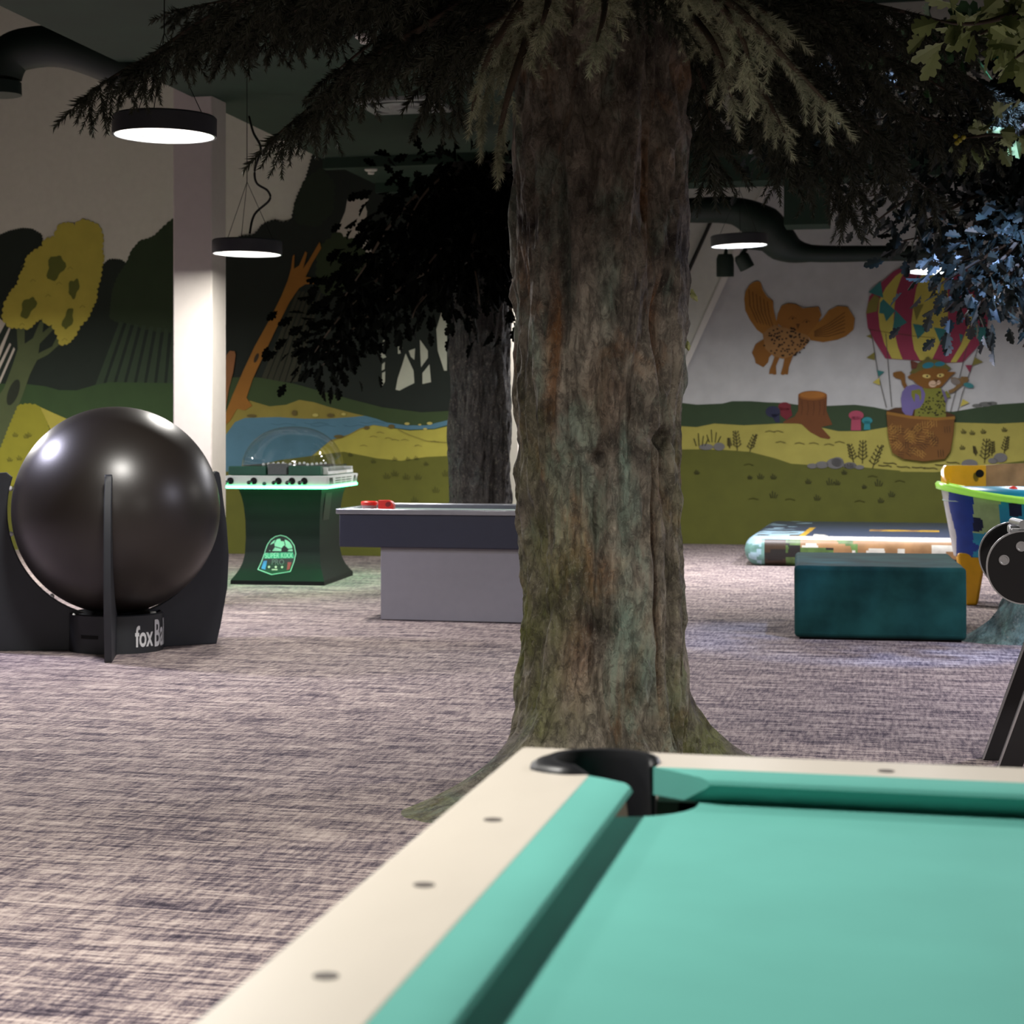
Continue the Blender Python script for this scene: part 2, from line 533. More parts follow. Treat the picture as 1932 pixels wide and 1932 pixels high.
# ---- the balloon wall
B = Mural(bR)
b1 = 12.5
vs = [B.bm.verts.new(rw(a, bR, z)) for a, z in ((aStep, 0), (b1, 0), (b1, 6.3), (aStep, 6.3))]
B.bm.faces.new(vs).material_index = B.mi('plaster')
vs = [B.bm.verts.new(rw(a, bR + .2, z)) for a, z in ((aStep, 0), (b1, 0), (b1, 6.3), (aStep, 6.3))]
B.bm.faces.new(vs[::-1])
c1 = crop(1270, 350, 5.52)
c2 = crop(1580, 450, 4.293)
c3 = crop(1270, 650, 4.493)
c4 = crop(1640, 640, 8.05)
SKY, HILL, YEL, OLV, OWL = '#bdbdba', '#33452a', '#a59c4a', '#5a5c1e', '#9a6826'
RED, YB, TEAL, OLF = '#93374e', '#bfb251', '#357671', '#807838'
B.poly([(1228, 815), (1358, 530), (1440, 340), (2200, 340), (2200, 850), (1228, 850)], SKY)
B.poly([(1180, 756)] + c3([(40, 490), (200, 510), (420, 500), (500, 480), (650, 480), (800, 490), (950, 495), (1050, 510), (1300, 520), (1540, 510), (1700, 530), (1815, 555)]) + c2([(940, 1402), (1100, 1375), (1280, 1345), (1511, 1330)]) + [(2200, 740), (2200, 850), (1180, 850)], HILL)
B.poly([(1180, 806)] + c3([(40, 692), (200, 700), (350, 670), (600, 685), (900, 670), (1050, 670), (1260, 705), (1400, 735), (1620, 735), (1700, 720), (1815, 700)]) + c2([(950, 1490), (1300, 1500), (1511, 1490)]) + [(2200, 790), (2200, 950), (1180, 950)], YEL)
B.poly([(1180, 850)] + c3([(40, 890), (250, 888), (450, 895), (650, 910), (850, 960), (1000, 1010), (1150, 1020), (1600, 1040), (1932, 1070)]) + c2([(500, 1888), (800, 1892), (1100, 1850), (1511, 1800)]) + [(2200, 860), (2200, 1075), (1180, 1075)], OLV)
B.polys([c2(ell(*e)) for e in ((1130, 1355, 40, 16), (1200, 1342, 55, 20), (1255, 1335, 40, 15))], '#6a6b66')
# stump, toadstools, stones
B.polys([c3(ell(845, 570, 62, 48)), c3([(830, 590), (900, 585), (905, 660), (870, 662)])], '#2a2c44')
B.polys([c3(ell(945, 525, 55, 36)), c3([(905, 530), (1000, 545), (1010, 600), (960, 640), (910, 600)])], '#71222c')
B.poly(c3([(1060, 440), (1060, 560), (1030, 610), (940, 650), (930, 668), (1020, 668), (1085, 672), (1160, 740), (1250, 790), (1320, 802), (1335, 790), (1290, 740), (1255, 700), (1300, 690), (1350, 680), (1315, 600), (1300, 560), (1305, 440)]), '#6b3f1c')
B.poly(c3(ell(1182, 432, 123, 40, n=26)), '#8a5620')
B.poly(c3(ell(1182, 428, 105, 28, n=26)), '#a2682a')
B.layer += 1
for x in (1090, 1140, 1190, 1240, 1280):
    B.stroke(c3([(x, 480), (x + 6, 540), (x - 4, 600)]), .8, '#4c2c14', False)
B.polys([c3(ell(1552, 600, 64, 40)), c3([(1512, 610), (1590, 610), (1592, 728), (1506, 728)])], '#a3475a')
B.polys([c3(ell(1645, 645, 45, 30)), c3([(1622, 650), (1668, 650), (1672, 722), (1616, 722)])], '#2f8288')
B.polys([c3(ell(*e)) for e in ((280, 868, 60, 26), (390, 866, 48, 34), (1180, 1030, 44, 22), (1262, 1020, 55, 30), (1375, 1008, 75, 46), (1500, 1025, 55, 28), (1580, 1040, 40, 18))] + [c2(ell(1070, 1825, 66, 36)), c2(ell(1320, 1775, 55, 38)), c2(ell(1260, 1800, 40, 22)), c2(ell(0, 1810, 50, 40)), c2(ell(100, 1840, 55, 22))], '#6f6d6a')
B.layer += 1
for x, y, h, l in ((545, 900, 170, -.1), (650, 910, 150, .35), (1530, 1000, 160, -.25), (1605, 1010, 200, 0.02), (1690, 1050, 200, .4), (480, 880, 90, -.1)):
    q = c3([(x, y)])[0]
    sapling(B, q[0], q[1], h / 4.493, l, '#3d3818', 1.7)
for x, y, h, l in ((1190, 1820, 200, .1), (1250, 1760, 120, .05), (1350, 1740, 140, .2), (1120, 1760, 80, -.2)):
    q = c2([(x, y)])[0]
    sapling(B, q[0], q[1], h / 4.293, l, '#3d3818', 1.7)
for x, y, s in ((230, 860, 22), (340, 830, 22), (1020, 1580, 0), (740, 1140, 10), (850, 1140, 9), (1145, 1180, 9), (1330, 1190, 12), (1390, 1190, 9), (1740, 1200, 12), (1620, 1220, 7), (850, 1300, 12), (1220, 1320, 10), (1760, 1340, 9), (200, 1100, 8), (1450, 1100, 8), (1850, 1290, 10), (650, 1140, 7)):
    if s:
        tuft(B, *c3([(x, y)])[0], s * 1.1, '#2c2d0c', 1.6)
for x, y in ((1020, 1580), (1090, 1590), (1180, 1580), (1350, 1565), (1010, 1710)):
    tuft(B, *c2([(x, y)])[0], 9, '#3a3616', 1.5)
for x, y in ((330, 1835), (480, 1845), (600, 1850), (700, 1855), (790, 1830), (880, 1810), (370, 1815)):
    B.stroke(c2([(x, y), (x + 40, y + 6), (x + 80, y + 2), (x + 110, y + 14)]), 1.6, '#4b4520', False)
for x, y in ((780, 740), (850, 740), (1030, 840), (1150, 840), (870, 830), (1280, 850), (1370, 830), (600, 1020), (640, 1310), (950, 1315), (1650, 1120), (1880, 1160), (1540, 1330)):
    B.stroke(c3([(x, y), (x + 40, y - 10), (x + 85, y + 4)]), 1.4, '#46460f' if y > 1000 else '#6b6430', False)
# owl
B.poly(c1([(940, 1600), (860, 1650), (820, 1740), (850, 1800), (860, 1850), (900, 1870), (940, 1892), (990, 1840), (1000, 1790), (1080, 1700)]), '#8a5a20')
B.polys([c1([(1060, 1770), (1110, 1790), (1070, 1880), (1076, 1965), (1050, 1970), (1030, 1960), (1000, 1965), (1005, 1920), (1030, 1860)]), c1([(1160, 1790), (1250, 1770), (1205, 1890), (1195, 1970), (1165, 1965), (1140, 1975), (1120, 1960), (1145, 1880)])], '#8a5a20')
B.poly(c1([(740, 1180), (750, 1110), (790, 1040), (840, 1005), (880, 995), (912, 1010), (935, 1090), (980, 1160), (1040, 1200), (1045, 1280), (1070, 1390), (1100, 1460), (1000, 1530), (950, 1560), (870, 1500), (800, 1400), (750, 1300)]), OWL)
B.poly(c1([(1075, 1430), (1090, 1330), (1130, 1250), (1200, 1225), (1280, 1235), (1350, 1278), (1430, 1270), (1515, 1262), (1545, 1350), (1520, 1400), (1510, 1540), (1400, 1580), (1200, 1520)]), '#936124')
B.poly(c1([(1490, 1450), (1560, 1380), (1620, 1300), (1711, 1255), (1816, 1264), (1893, 1385), (1877, 1501), (1800, 1570), (1711, 1606), (1560, 1632), (1430, 1610), (1400, 1560)]), OWL)
B.poly(c1([(930, 1540), (1050, 1450), (1200, 1490), (1400, 1560), (1425, 1615), (1350, 1700), (1250, 1770), (1150, 1805), (1050, 1780), (960, 1700)]), '#9a7040')
B.layer += 1
rs = random.Random(3)
for _ in range(115):
    x, y = rs.uniform(940, 1410), rs.uniform(1470, 1790)
    if ((x - 1175) / 235) ** 2 + ((y - 1630) / 150) ** 2 < 1:
        B.poly(c1(ell(x, y, 11, 10, n=7)), '#2c1d0c', False)
for i in range(6):
    B.stroke(c1([(790 + 38 * i, 1080 + 25 * i), (800 + 40 * i, 1250 + 20 * i), (880 + 32 * i, 1430 + 8 * i)]), 1.4, '#5f3b12', False)
    B.stroke(c1([(1470, 1520 + 10 * i), (1620, 1440 + 26 * i), (1790, 1320 + 40 * i)]), 1.4, '#5f3b12', False)
for x, y in ((1245, 1385), (1390, 1420)):
    B.stroke(c1([(x - 45, y + 10), (x - 10, y - 25), (x + 40, y)]), .9, '#5f3b12', False)
    B.poly(c1(ell(x, y, 9, 9, n=8)), '#1e140a', False)
B.poly(c1([(1280, 1440), (1320, 1440), (1300, 1500)]), '#5f3b12', False)
# balloon
env = [(800, 150), (680, 160), (570, 200), (450, 270), (340, 370), (258, 470), (232, 600), (245, 720), (300, 830), (390, 972), (600, 985), (750, 1000), (920, 1006), (1020, 1000), (1150, 860), (1212, 720), (1226, 600), (1200, 450), (1100, 300), (950, 190)]
B.poly(c2(env), RED)
B.polys([c2(q) for q in ([(570, 235), (515, 320), (480, 420), (463, 540), (455, 650), (462, 760), (490, 880), (528, 980), (440, 972), (380, 850), (342, 720), (330, 600), (340, 500), (390, 400), (470, 305)],
                         [(690, 270), (640, 400), (615, 540), (600, 680), (605, 800), (622, 900), (668, 985), (762, 992), (830, 845), (890, 700), (900, 540), (890, 400), (860, 290), (800, 200), (740, 200)],
                         [(1085, 440), (1130, 520), (1138, 640), (1120, 750), (1050, 870), (962, 1002), (915, 1003), (1000, 860), (1062, 700), (1075, 560)])], YB)
B.polys([c2(q) for q in ([(350, 345), (250, 435), (372, 480)], [(345, 520), (372, 490), (470, 585), (395, 672), (375, 610), (338, 605)], [(470, 580), (565, 680), (445, 750)], [(610, 690), (755, 712), (650, 815)], [(780, 720), (890, 735), (830, 840)], [(985, 770), (1020, 780), (1000, 850)], [(1090, 720), (1212, 715), (1205, 850), (1150, 840)], [(1160, 830), (1238, 858), (1150, 868)])], TEAL)
B.polys([c2(q) for q in ([(610, 545), (700, 530), (640, 665)], [(300, 455), (340, 480), (320, 590), (232, 610), (250, 520)], [(230, 790), (275, 775), (285, 815)])], OLF)
B.layer += 1
B.stroke(c2([(250, 735), (400, 760), (620, 790), (790, 805)]), .9, '#4a3a20', False)
for r in ([(262, 740), (285, 820), (330, 1100), (398, 1370)], [(392, 770), (408, 980), (440, 1365)], [(1050, 870), (1000, 1080), (915, 1400)], [(1145, 870), (1080, 1060), (1010, 1260), (975, 1400)]):
    B.stroke(c2(r), 1.3, '#4b4a44', False)
B.polys([c2(q) for q in ([(235, 965), (300, 920), (302, 985)], [(1110, 960), (1180, 1000), (1092, 1030)])], OLF)
B.polys([c2([(318, 1065), (382, 1080), (335, 1118)])], TEAL)
B.polys([c2([(1035, 1025), (1092, 1025), (1070, 1085)])], RED)
B.polys([c2([(285, 1165), (340, 1128), (345, 1188)]), c2([(1015, 1300), (1068, 1330), (992, 1362)])], YB)
# basket with its traveller
B.poly(c2([(398, 1395), (470, 1370), (600, 1365), (800, 1375), (950, 1430), (948, 1460), (398, 1430)]), '#4d3014')
B.poly(c4([(625, 330), (640, 450), (760, 440), (760, 370), (650, 320)]), '#6a3a2a')
B.poly(c4([(360, 510), (420, 490), (490, 485), (540, 530), (550, 650), (590, 740), (660, 800), (640, 870), (560, 790), (500, 690), (480, 610), (400, 590), (365, 560)]), '#7c5420')
B.poly(c4([(1200, 780), (1290, 740), (1340, 680), (1240, 620), (1245, 580), (1300, 580), (1380, 600), (1400, 565), (1490, 570), (1510, 610), (1480, 660), (1390, 720), (1290, 800), (1220, 830)]), '#7c6036')
B.polys([c4(ell(1310, 640, 75, 45, rot=.3))], '#7f766c')
B.polys([c4(ell(1510, 700, 80, 38, rot=.25))], '#3a7f80')
B.poly(c4([(480, 900), (500, 800), (560, 720), (680, 685), (800, 720), (850, 800), (830, 950), (760, 1030), (680, 1060), (650, 1160), (560, 1160), (500, 1090)]), '#6f6496')
B.poly(c4([(640, 780), (740, 760), (860, 740), (1090, 740), (1150, 800), (1180, 780), (1240, 880), (1180, 890), (1160, 1000), (1165, 1200), (680, 1200), (700, 1060), (780, 1000), (760, 860), (700, 820), (690, 960), (640, 860)]), '#7a7c2e')
B.poly(c4([(820, 760), (850, 830), (830, 950), (770, 1040), (680, 1070), (680, 1040), (760, 980), (790, 900), (790, 800), (760, 740)]), '#6f6496')
B.poly(c4([(1090, 740), (1150, 800), (1185, 900), (1160, 980), (1140, 900), (1110, 810)]), '#6d6480')
B.layer += 1
for _ in range(95):
    x, y = rs.uniform(700, 1160), rs.uniform(800, 1170)
    if x > 850 - (y - 950) * .6 and x > 690:
        B.poly(c4(ell(x, y, 13, 11, n=7)), '#26240f', False)
B.poly(c4([(580, 570), (620, 540), (680, 500), (640, 470), (760, 430), (980, 400), (1130, 400), (1200, 440), (1190, 490), (1320, 500), (1240, 560), (1190, 620), (1120, 700), (1060, 740), (900, 750), (820, 740), (720, 680), (660, 620), (600, 600)]), '#80551d')
B.poly(c4([(610, 515), (650, 460), (720, 440), (740, 360), (840, 310), (870, 270), (900, 262), (930, 300), (1060, 320), (1160, 370), (1245, 440), (1200, 470), (1140, 440), (900, 440), (760, 480), (690, 520)]), '#66602c')
B.polys([c4(ell(895, 395, 90, 45, rot=-.2)), c4(ell(1070, 375, 80, 36, rot=-.1))], '#2a7886')
B.polys([c4(ell(870, 562, 62, 30, rot=.1)), c4(ell(1082, 550, 55, 28, rot=-.15))], '#cfba6a')
B.polys([c4(ell(880, 562, 15, 15, n=9)), c4(ell(1075, 550, 15, 15, n=9))], '#20160a')
B.polys([c4(ell(965, 680, 62, 52)), c4(ell(1045, 660, 42, 34, rot=-.4))], '#d3b494')
B.poly(c4([(975, 610), (1060, 605), (1020, 660)]), '#5e3c14')
B.stroke(c4([(930, 690), (990, 700), (1030, 665), (1085, 640)]), .8, '#5e3c14')
B.poly(c2([(398, 1420), (600, 1450), (800, 1462), (948, 1455), (940, 1570), (915, 1720), (870, 1785), (700, 1806), (530, 1785), (445, 1735), (412, 1610)]), '#70491c')
B.stroke(c2([(398, 1412), (600, 1448), (800, 1462), (952, 1452)]), 5.5, '#8f6526')
B.layer += 1
for k in range(64):
    x, y = rs.uniform(430, 910), rs.uniform(1490, 1760)
    if y > 1700 and not 500 < x < 860:
        continue
    a = rs.choice((.7, 2.3, 1.55, .1, 2.5)) if x < 800 else 1.5
    for j in range(3):
        ox, oy = -math.sin(a) * 20 * j, math.cos(a) * 20 * j
        l = 26
        B.stroke(c2([(x + ox - math.cos(a) * l, y + oy - math.sin(a) * l), (x + ox + math.cos(a) * l, y + oy + math.sin(a) * l)]), 1.0, '#a57a38' if k % 3 else '#3c2510', False)
struct('wall_back_right', B.bm, B.mats, recalc=False)

# return between the two painted walls, and the other sides of the room
bm = NB()
box(bm, (aStep - .2, bL + .001, 0), (aStep - .002, bR + .2, 6.3), RM)
struct('wall_return', bm, M_WHITE)
for nm, lo, hi in (('wall_left', (-12.7, -2.6, 0), (-12.5, bL + .2, 6.3)), ('wall_right', (12.5, -2.6, 0), (12.7, bR + .2, 6.3)), ('wall_front', (-12.7, -2.8, 0), (12.7, -2.6, 6.3))):
    bm = NB()
    box(bm, lo, hi, RM)
    struct(nm, bm, M_BEIGE)

# sloping white wall slab at the corner of the balloon wall, with its pale edge and a dark pipe
M_PALE = mat('pale_trim_paint', '#d8d4cb', .7, var=.02)
bm = NB()
qb = bR - .16
def slab_pt(px, py, off):
    r = Vector(((px - CX) / F, 1, -(py - HY) / F))
    p = r * ((bR - off) / r.dot(V))
    p.z += CAM_H
    return p
out = [(1216, 820), (1228, 815), (1358, 530), (1446, 338), (1216, 338)]
prism(bm, out, .002, .16, lambda a, b, d: slab_pt(a, b, d))
struct('wall_slope', bm, M_WHITE)
bm = NB()
prism(bm, [(1230, 815), (1241, 815), (1371, 530), (1458, 338), (1446, 338), (1358, 530)], .012, .19, lambda a, b, d: slab_pt(a, b, d))
struct('trim_1', bm, M_PALE)
bm = NB()
tube(bm, [slab_pt(1255, 610, .24), slab_pt(1289, 533, .24), slab_pt(1341, 418, .24), slab_pt(1365, 365, .24)], .022, 10)
pp = tag(obj('slanting_pipe', bm, mat('pipe_black', '#16150f', .5), smooth=True), 'thin dark pipe running aslant along the sloping white wall beside the owl', 'pipe')

# columns
def column(px, py, d, w=.32):
    """front right corner of a square column, seen at px"""
    c = rm(P(px, py, d))
    bm = NB()
    box(bm, (c.x - w, c.y, 0), (c.x, c.y + w, 6.3), RM)
    return struct('column', bm, M_COLUMN, bevel=.012)
column(400, 800, 14.6)
column(978, 800, 17.9)

# dropped soffit along the room, and cross beams
e0 = rm(P(430, 215, 2.57 * 3600 / 600))
bm = NB()
box(bm, (e0.x, -2.5, 3.9), (e0.x + 2.75, bL - .01, 4.6), RM)
struct('trim_2', bm, M_GREEN)
bm = NB()
for py in (300, 372):
    dd = rm(P(600, py, 2.57 * 3600 / (815 - py) if py == 300 else 19.9))
    box(bm, (e0.x + .02, dd.y - .06, 3.8), (e0.x + 2.7, dd.y + .06, 3.899), RM)
struct('trim_3', bm, M_GREEN)
bm = NB()
c = rm(P(1470, 390, 19.6))
box(bm, (c.x - 1.6, c.y, 3.92), (c.x + 3.2, c.y + .5, 4.2), RM)
box(bm, (c.x + .05, c.y - .05, 3.45), (c.x + .50, c.y + .45, 3.93), RM)
box(bm, (c.x - 1.6, c.y + .9, 4.05), (c.x + 3.2, c.y + 1.05, 4.6), RM)
struct('trim_4', bm, M_GREEN)
# ------------------------------------------------------------------ pendant lamps
M_LAMPBLK = mat('lamp_black_metal', '#4a4c50', .45, metal=.3, var=.05)
M_LIP = mat('lamp_white_enamel', '#8f9391', .5, var=.01)
M_WIRE = mat('black_cable', '#0e0e0e', .6)
M_DIFF = mat('lamp_diffuser', '#ffffff', .6, emit=2.2, ecol='#fffaf4', var=.01)

def lamp(p, label, power, col=(1, .97, .93), tilt=(0, 0), r=.2625, h=.10, top=4.2, cable=None, wires=True):
    t = thing('pendant_lamp', label, 'lamp', p, 0, 'round pendant lamps')
    M = Matrix.Rotation(tilt[0], 4, 'X') @ Matrix.Rotation(tilt[1], 4, 'Y')
    bm = NB()
    lathe(bm, [(.02, h), (r - .008, h), (r, h - .008), (r, 0), (r - .006, 0), (r - .006, h - .01), (.02, h - .01)], 64, caps=False)
    bmesh.ops.transform(bm, matrix=M, verts=bm.verts)
    obj('housing', bm, M_LAMPBLK, t, smooth=40)
    bm = NB()
    lathe(bm, [(r - .0065, .001), (r - .0065, .026), (r - .05, .026), (r - .05, .021), (r - .045, .018), (r - .012, .001)], 64, caps=False)
    bmesh.ops.transform(bm, matrix=M, verts=bm.verts)
    obj('rim', bm, M_LIP, t, smooth=40)
    bm = NB()
    lathe(bm, [(.001, .0235), (r - .046, .0235), (r - .046, .028), (.001, .028)], 48)
    bmesh.ops.transform(bm, matrix=M, verts=bm.verts)
    obj('diffuser', bm, M_DIFF, t)
    if wires:
        for k in range(3):
            a = k * 2.094 + .4
            bm = NB()
            q = M @ Vector((r * .8 * math.cos(a), r * .8 * math.sin(a), h))
            tube(bm, [q, Vector((0, 0, h + .42)), ], .0022, 5)
            obj('suspension_wire', bm, M_WIRE, t)
        bm = NB()
        tube(bm, [(0, 0, h + .42), (0, 0, top - p[2])], .003, 5)
        obj('stem_wire', bm, M_WIRE, t)
    if cable:
        bm = NB()
        tube(bm, smooth_path([Vector(c) - Vector(p) for c in cable], 8), .009, 6)
        obj('cable', bm, M_WIRE, t, smooth=True)
    ld = bpy.data.lights.new('lamp_light', 'AREA')
    ld.shape = 'DISK'
    ld.size = 2 * (r - .052)
    ld.energy = power
    ld.color = col
    lo = bpy.data.objects.new('lamp_light', ld)
    COL.objects.link(lo)
    lo.parent = t
    lo.matrix_local = M @ Matrix.Translation((0, 0, .021))
    return t

WARM, COOL = (1, .96, .90), (.95, .94, 1)
lamp(P(310, 257, 9.6), 'large round pendant lamp hanging above the big black ball', 95, WARM, (.0, .02), top=3.9)
lamp(P(466, 480, 13.7), 'round pendant lamp with a wavy black cable in front of the white column', 80, WARM, (.0, .02), r=.252, top=3.9,
     cable=[P(471, 441, 13.7), P(480, 405, 13.7), P(508, 378, 13.7), P(505, 360, 13.7), P(484, 345, 13.7), P(481, 318, 13.7), P(492, 280, 13.7), P(478, 250, 13.8), P(470, 220, 13.9)])
lamp(P(1395, 464, 17.7), 'round pendant lamp hanging near the owl and the sloping white wall', 150, COOL, (.0, -.03), top=3.6)
lamp(P(1765, 512, 18.6), 'round pendant lamp half hidden by blue oak leaves above the balloon', 135, COOL, (-.05, .0), top=4.4)
# unseen lamps: first pair placed from the table's shadows, the rest added as fill
lamp(Vector((-1.7, 4.7, 2.25)), 'pendant lamp over the carpet beside the pool table', 46, WARM, top=6.3)
lamp(Vector((-1.1, 2.9, 2.95)), 'pendant lamp high beside the pool table', 124, (1, .96, .90), top=6.3)
lamp(Vector((3.2, 4.6, 2.25)), 'unseen fill lamp added over the carpet between the pool table and the football table', 130, WARM, top=6.3)
lamp(Vector((-4.0, 12.1, 2.75)), 'unseen fill lamp added beyond the big black ball for a lavender reflection', 190, (.80, .78, 1), top=6.3)  # invented lamp that gives the ball its lavender reflection
lamp(Vector((-5.3, 17.2, 2.9)), 'unseen fill lamp added near the yellow tree of the forest mural', 420, WARM, top=6.3)
lamp(Vector((1.55, 17.5, 2.75)), 'unseen fill lamp added behind the thick trunk, near the second white column', 90, WARM, top=6.3)
lamp(Vector((6.3, 14.0, 2.9)), 'unseen fill lamp added near the tub-shaped table', 90, WARM, top=6.3)
lamp(Vector((5.2, 9.4, 2.9)), 'unseen fill lamp added over the football table', 190, (.84, .82, 1), top=6.3)

# ------------------------------------------------------------------ ducts and ceiling fittings
M_DETW = mat('detector_white_plastic', '#c9c8c0', .5, var=.02)
def duct(path, r, label, n=20):
    pts = smooth_path(path, 6)
    if isinstance(r, (list, tuple)):
        rr = np.interp(np.linspace(0, 1, len(pts)), np.linspace(0, 1, len(r)), r).tolist()
    else:
        rr = r
    bm = NB()
    tube(bm, pts, rr, n)
    return tag(obj('hanging_duct', bm, M_GREENPIPE, smooth=50), label, 'duct')
duct([P(x, y, 13.4) for x, y in ((2, 180), (3, 140), (22, 103), (60, 90), (110, 88), (170, 103), (260, 140))], .145, 'dark green duct bending down in front of the white wall above the first lamp')
duct([P(x, y, 20.7) for x, y in ((1235, 397), (1300, 397), (1385, 398), (1440, 425), (1478, 462), (1530, 478), (1680, 478), (1960, 476))], [.135, .135, .15, .22, .19, .095, .085, .085], 'dark green duct with an elbow running along the top of the balloon mural')

def detector(p, label):
    t = thing('smoke_detector', label, 'detector', p, 0)
    bm = NB()
    lathe(bm, [(.062, 0), (.062, -.018), (.05, -.026), (.001, -.026)], 28)
    obj('base', bm, M_DETW, t, smooth=40)
    bm = NB()
    lathe(bm, [(.03, -.026), (.032, -.05), (.026, -.056), (.001, -.056)], 24)
    obj('sensor', bm, M_DETW, t, smooth=40)
detector(P(688, 66, 2.57 * 3600 / 749), 'small white smoke detector on the dark green soffit above the ceiling vent')
detector(P(700, 318, 2.57 * 3600 / 497), 'small pale smoke detector on the soffit beyond the beam above the orange painted trunk')
detector(P(1521, 387, 19.72), 'small white smoke detector under the green beam near the balloon')

# square ceiling vent
vp = P(762, 195, 2.57 * 3600 / 620)
t = thing('ceiling_vent', 'square pale grey ceiling vent half hidden by spruce twigs', 'vent', (vp.x, vp.y, 3.9), -AX)
M_VENT = mat('vent_grey', '#8d918e', .5, var=.04)
bm = NB()
for x0, y0, x1, y1 in ((-.32, -.32, .32, -.25), (-.32, .25, .32, .32), (-.32, -.25, -.25, .25), (.25, -.25, .32, .25)):
    box(bm, (x0, y0, -.03), (x1, y1, 0))
obj('frame', bm, M_VENT, t)
bm = NB()
lathe(bm, [(.22, -.012), (.235, -.035), (.2, -.05), (.12, -.03), (.11, -.055), (.001, -.055)], 36, caps=False)
obj('diffuser_rings', bm, M_VENT, t, smooth=40)

# two dark green spotlights under the duct
def spot(p, rx, ry, r, h, label, up):
    t = thing('spotlight', label, 'spotlight', p, 0)
    M = Matrix.Rotation(ry, 4, 'Y') @ Matrix.Rotation(rx, 4, 'X')
    bm = NB()
    lathe(bm, [(.001, h), (r * .8, h), (r, h * .8), (r, 0), (r * .88, 0), (r * .86, .05), (.001, .05)], 28)
    bmesh.ops.transform(bm, matrix=M, verts=bm.verts)
    obj('can', bm, M_GREENPIPE, t, smooth=40)
    bm = NB()
    tube(bm, [M @ Vector((0, 0, h * .9)), Vector((.02, 0, h + .1)), Vector((up[0], 0, up[1]))], .025, 8)
    obj('bracket', bm, M_GREENPIPE, t)
spot(P(1368, 522, 20.4), .05, .0, .093, .24, 'dark green spotlight can hanging below the pendant lamp by the owl', (.40, .30))
spot(P(1410, 506, 20.1), .1, -.5, .08, .16, 'small tilted spotlight beside the larger can under the elbow duct', (.20, .24))

# ------------------------------------------------------------------ pool table
C = on_z(985, 1409, .8)
t = thing('pool_table', 'pool table with turquoise cloth and cream wooden rails', 'pool table', (C.x, C.y, 0), -AX)
M_RAIL = mat('cream_rail_wood', '#d0c8bb', .38, var=.045, scale=5, stretch=(1, .35, 1))
M_CLOTH = mat('turquoise_cloth', '#62aba0', .85, var=.05, scale=4, bump=.05, bscale=900, spec=.2)
M_RUB = mat('black_rubber', '#191a1d', .42, var=.1)
M_HOLE = mat('pocket_black', '#050506', .9)
M_SIGHT = mat('sight_grey', '#5a5450', .5)
M_APRON = mat('table_apron_wood', '#8f8474', .5)
W, L, RW, FW = 1.40, 2.90, .152, .138
pc, pr = (.160, -.147), .084
def circ(c, r, a0, a1, n=20):
    return arc(c[0], c[1], r, a0, a1, n)
Z = lambda a, b, d: Vector((a, b, d))
def mir(pts):
    return [(W - x, y) for x, y in pts][::-1]
# long rails with the pocket bite at the far end
dx = RW - pc[0]
ab = math.degrees(math.atan2(-math.sqrt(pr * pr - dx * dx), dx)) + 360
at_ = math.degrees(math.atan2(math.sqrt(pr * pr - dx * dx), dx))
left = [(.006, 0), (0, -.006), (0, -L), (RW, -L)] + circ(pc, pr, ab, at_, 22) + [(RW, 0)]
ar = math.degrees(math.asin((-FW - pc[1]) / pr))
far = circ(pc, pr, at_, ar, 10) + mir(circ(pc, pr, at_, ar, 10)) + [(W - RW, 0), (RW, 0)]
for nm, o in (('rail', left), ('rail', mir(left)), ('rail', far), ('rail', [(RW, -L), (W - RW, -L), (W - RW, -L + FW), (RW, -L + FW)])):
    bm = NB()
    prism(bm, o, .745, .8, Z)
    ro = obj(nm, bm, M_RAIL, t, bevel=.005, seg=3)
    if o is left or o is far:
        for px, py in (((930, 1547), (800, 1670), (615, 1842)) if o is left else ((1672, 1455),)):
            w = on_z(px, py, .8) - Vector((C.x, C.y, 0))
            x, y = w.dot(U), w.dot(V)
            bm = NB()
            lathe(bm, [(.013, .7998), (.013, .8008), (.001, .8008)], 20, c=(x, y))
            obj('sight', bm, M_SIGHT, ro)
# bed with rounded bites for the far pockets
hc, hr = (.190, -.195), .125
a_0 = math.degrees(math.atan2(-math.sqrt(hr ** 2 - .03 ** 2), -.03))
a_1 = math.degrees(math.asin(.045 / hr))
bite = circ(hc, hr, a_0, a_1, 18)
bm = NB()
prism(bm, [(.16, -L + .15), (W - .16, -L + .15)] + mir(bite)[::-1] + bite[::-1], .70, .755, Z)
obj('cloth_bed', bm, M_CLOTH, t)
# cushions
def cushion(prof, ends):
    """prof: (distance from seam, z); ends: two functions of that distance"""
    bm = NB()
    rings(bm, [[e(s, z) for s, z in prof] for e in ends])
    return obj('cushion', bm, M_CLOTH, t, smooth=35)
cp = [(0, .8), (.03, .7985), (.06, .796), (.069, .793), (.073, .787), (.070, .782), (.040, .756), (0, .756)]
def lc(sg, f):
    base = (lambda s: RW + s) if sg > 0 else (lambda s: W - RW - s)
    def e(y0, k):
        return lambda s, z: Vector((base(s), y0 - k * s - (.010 if (s > .065 and k > 0) else 0), z))
    return [e(-.240, .45), e(-.262, .3), e(-.30, 0), e(-L + .30, 0), e(-L + .26, -.3)]
cushion(cp, lc(1, 0))
cushion(cp, lc(-1, 0))
kf = .062 / .073
def fc(y0, sg):
    def e(x0, k):
        return lambda s, z: Vector((x0 + k * s, y0 - sg * kf * s, z))
    return [e(.238, 1.3), e(.275, .95), e(.40, 0), e(W - .40, 0), e(W - .275, -.95), e(W - .238, -1.3)]
cushion(cp, fc(-FW, 1))
cushion(cp, fc(-L + FW, -1))
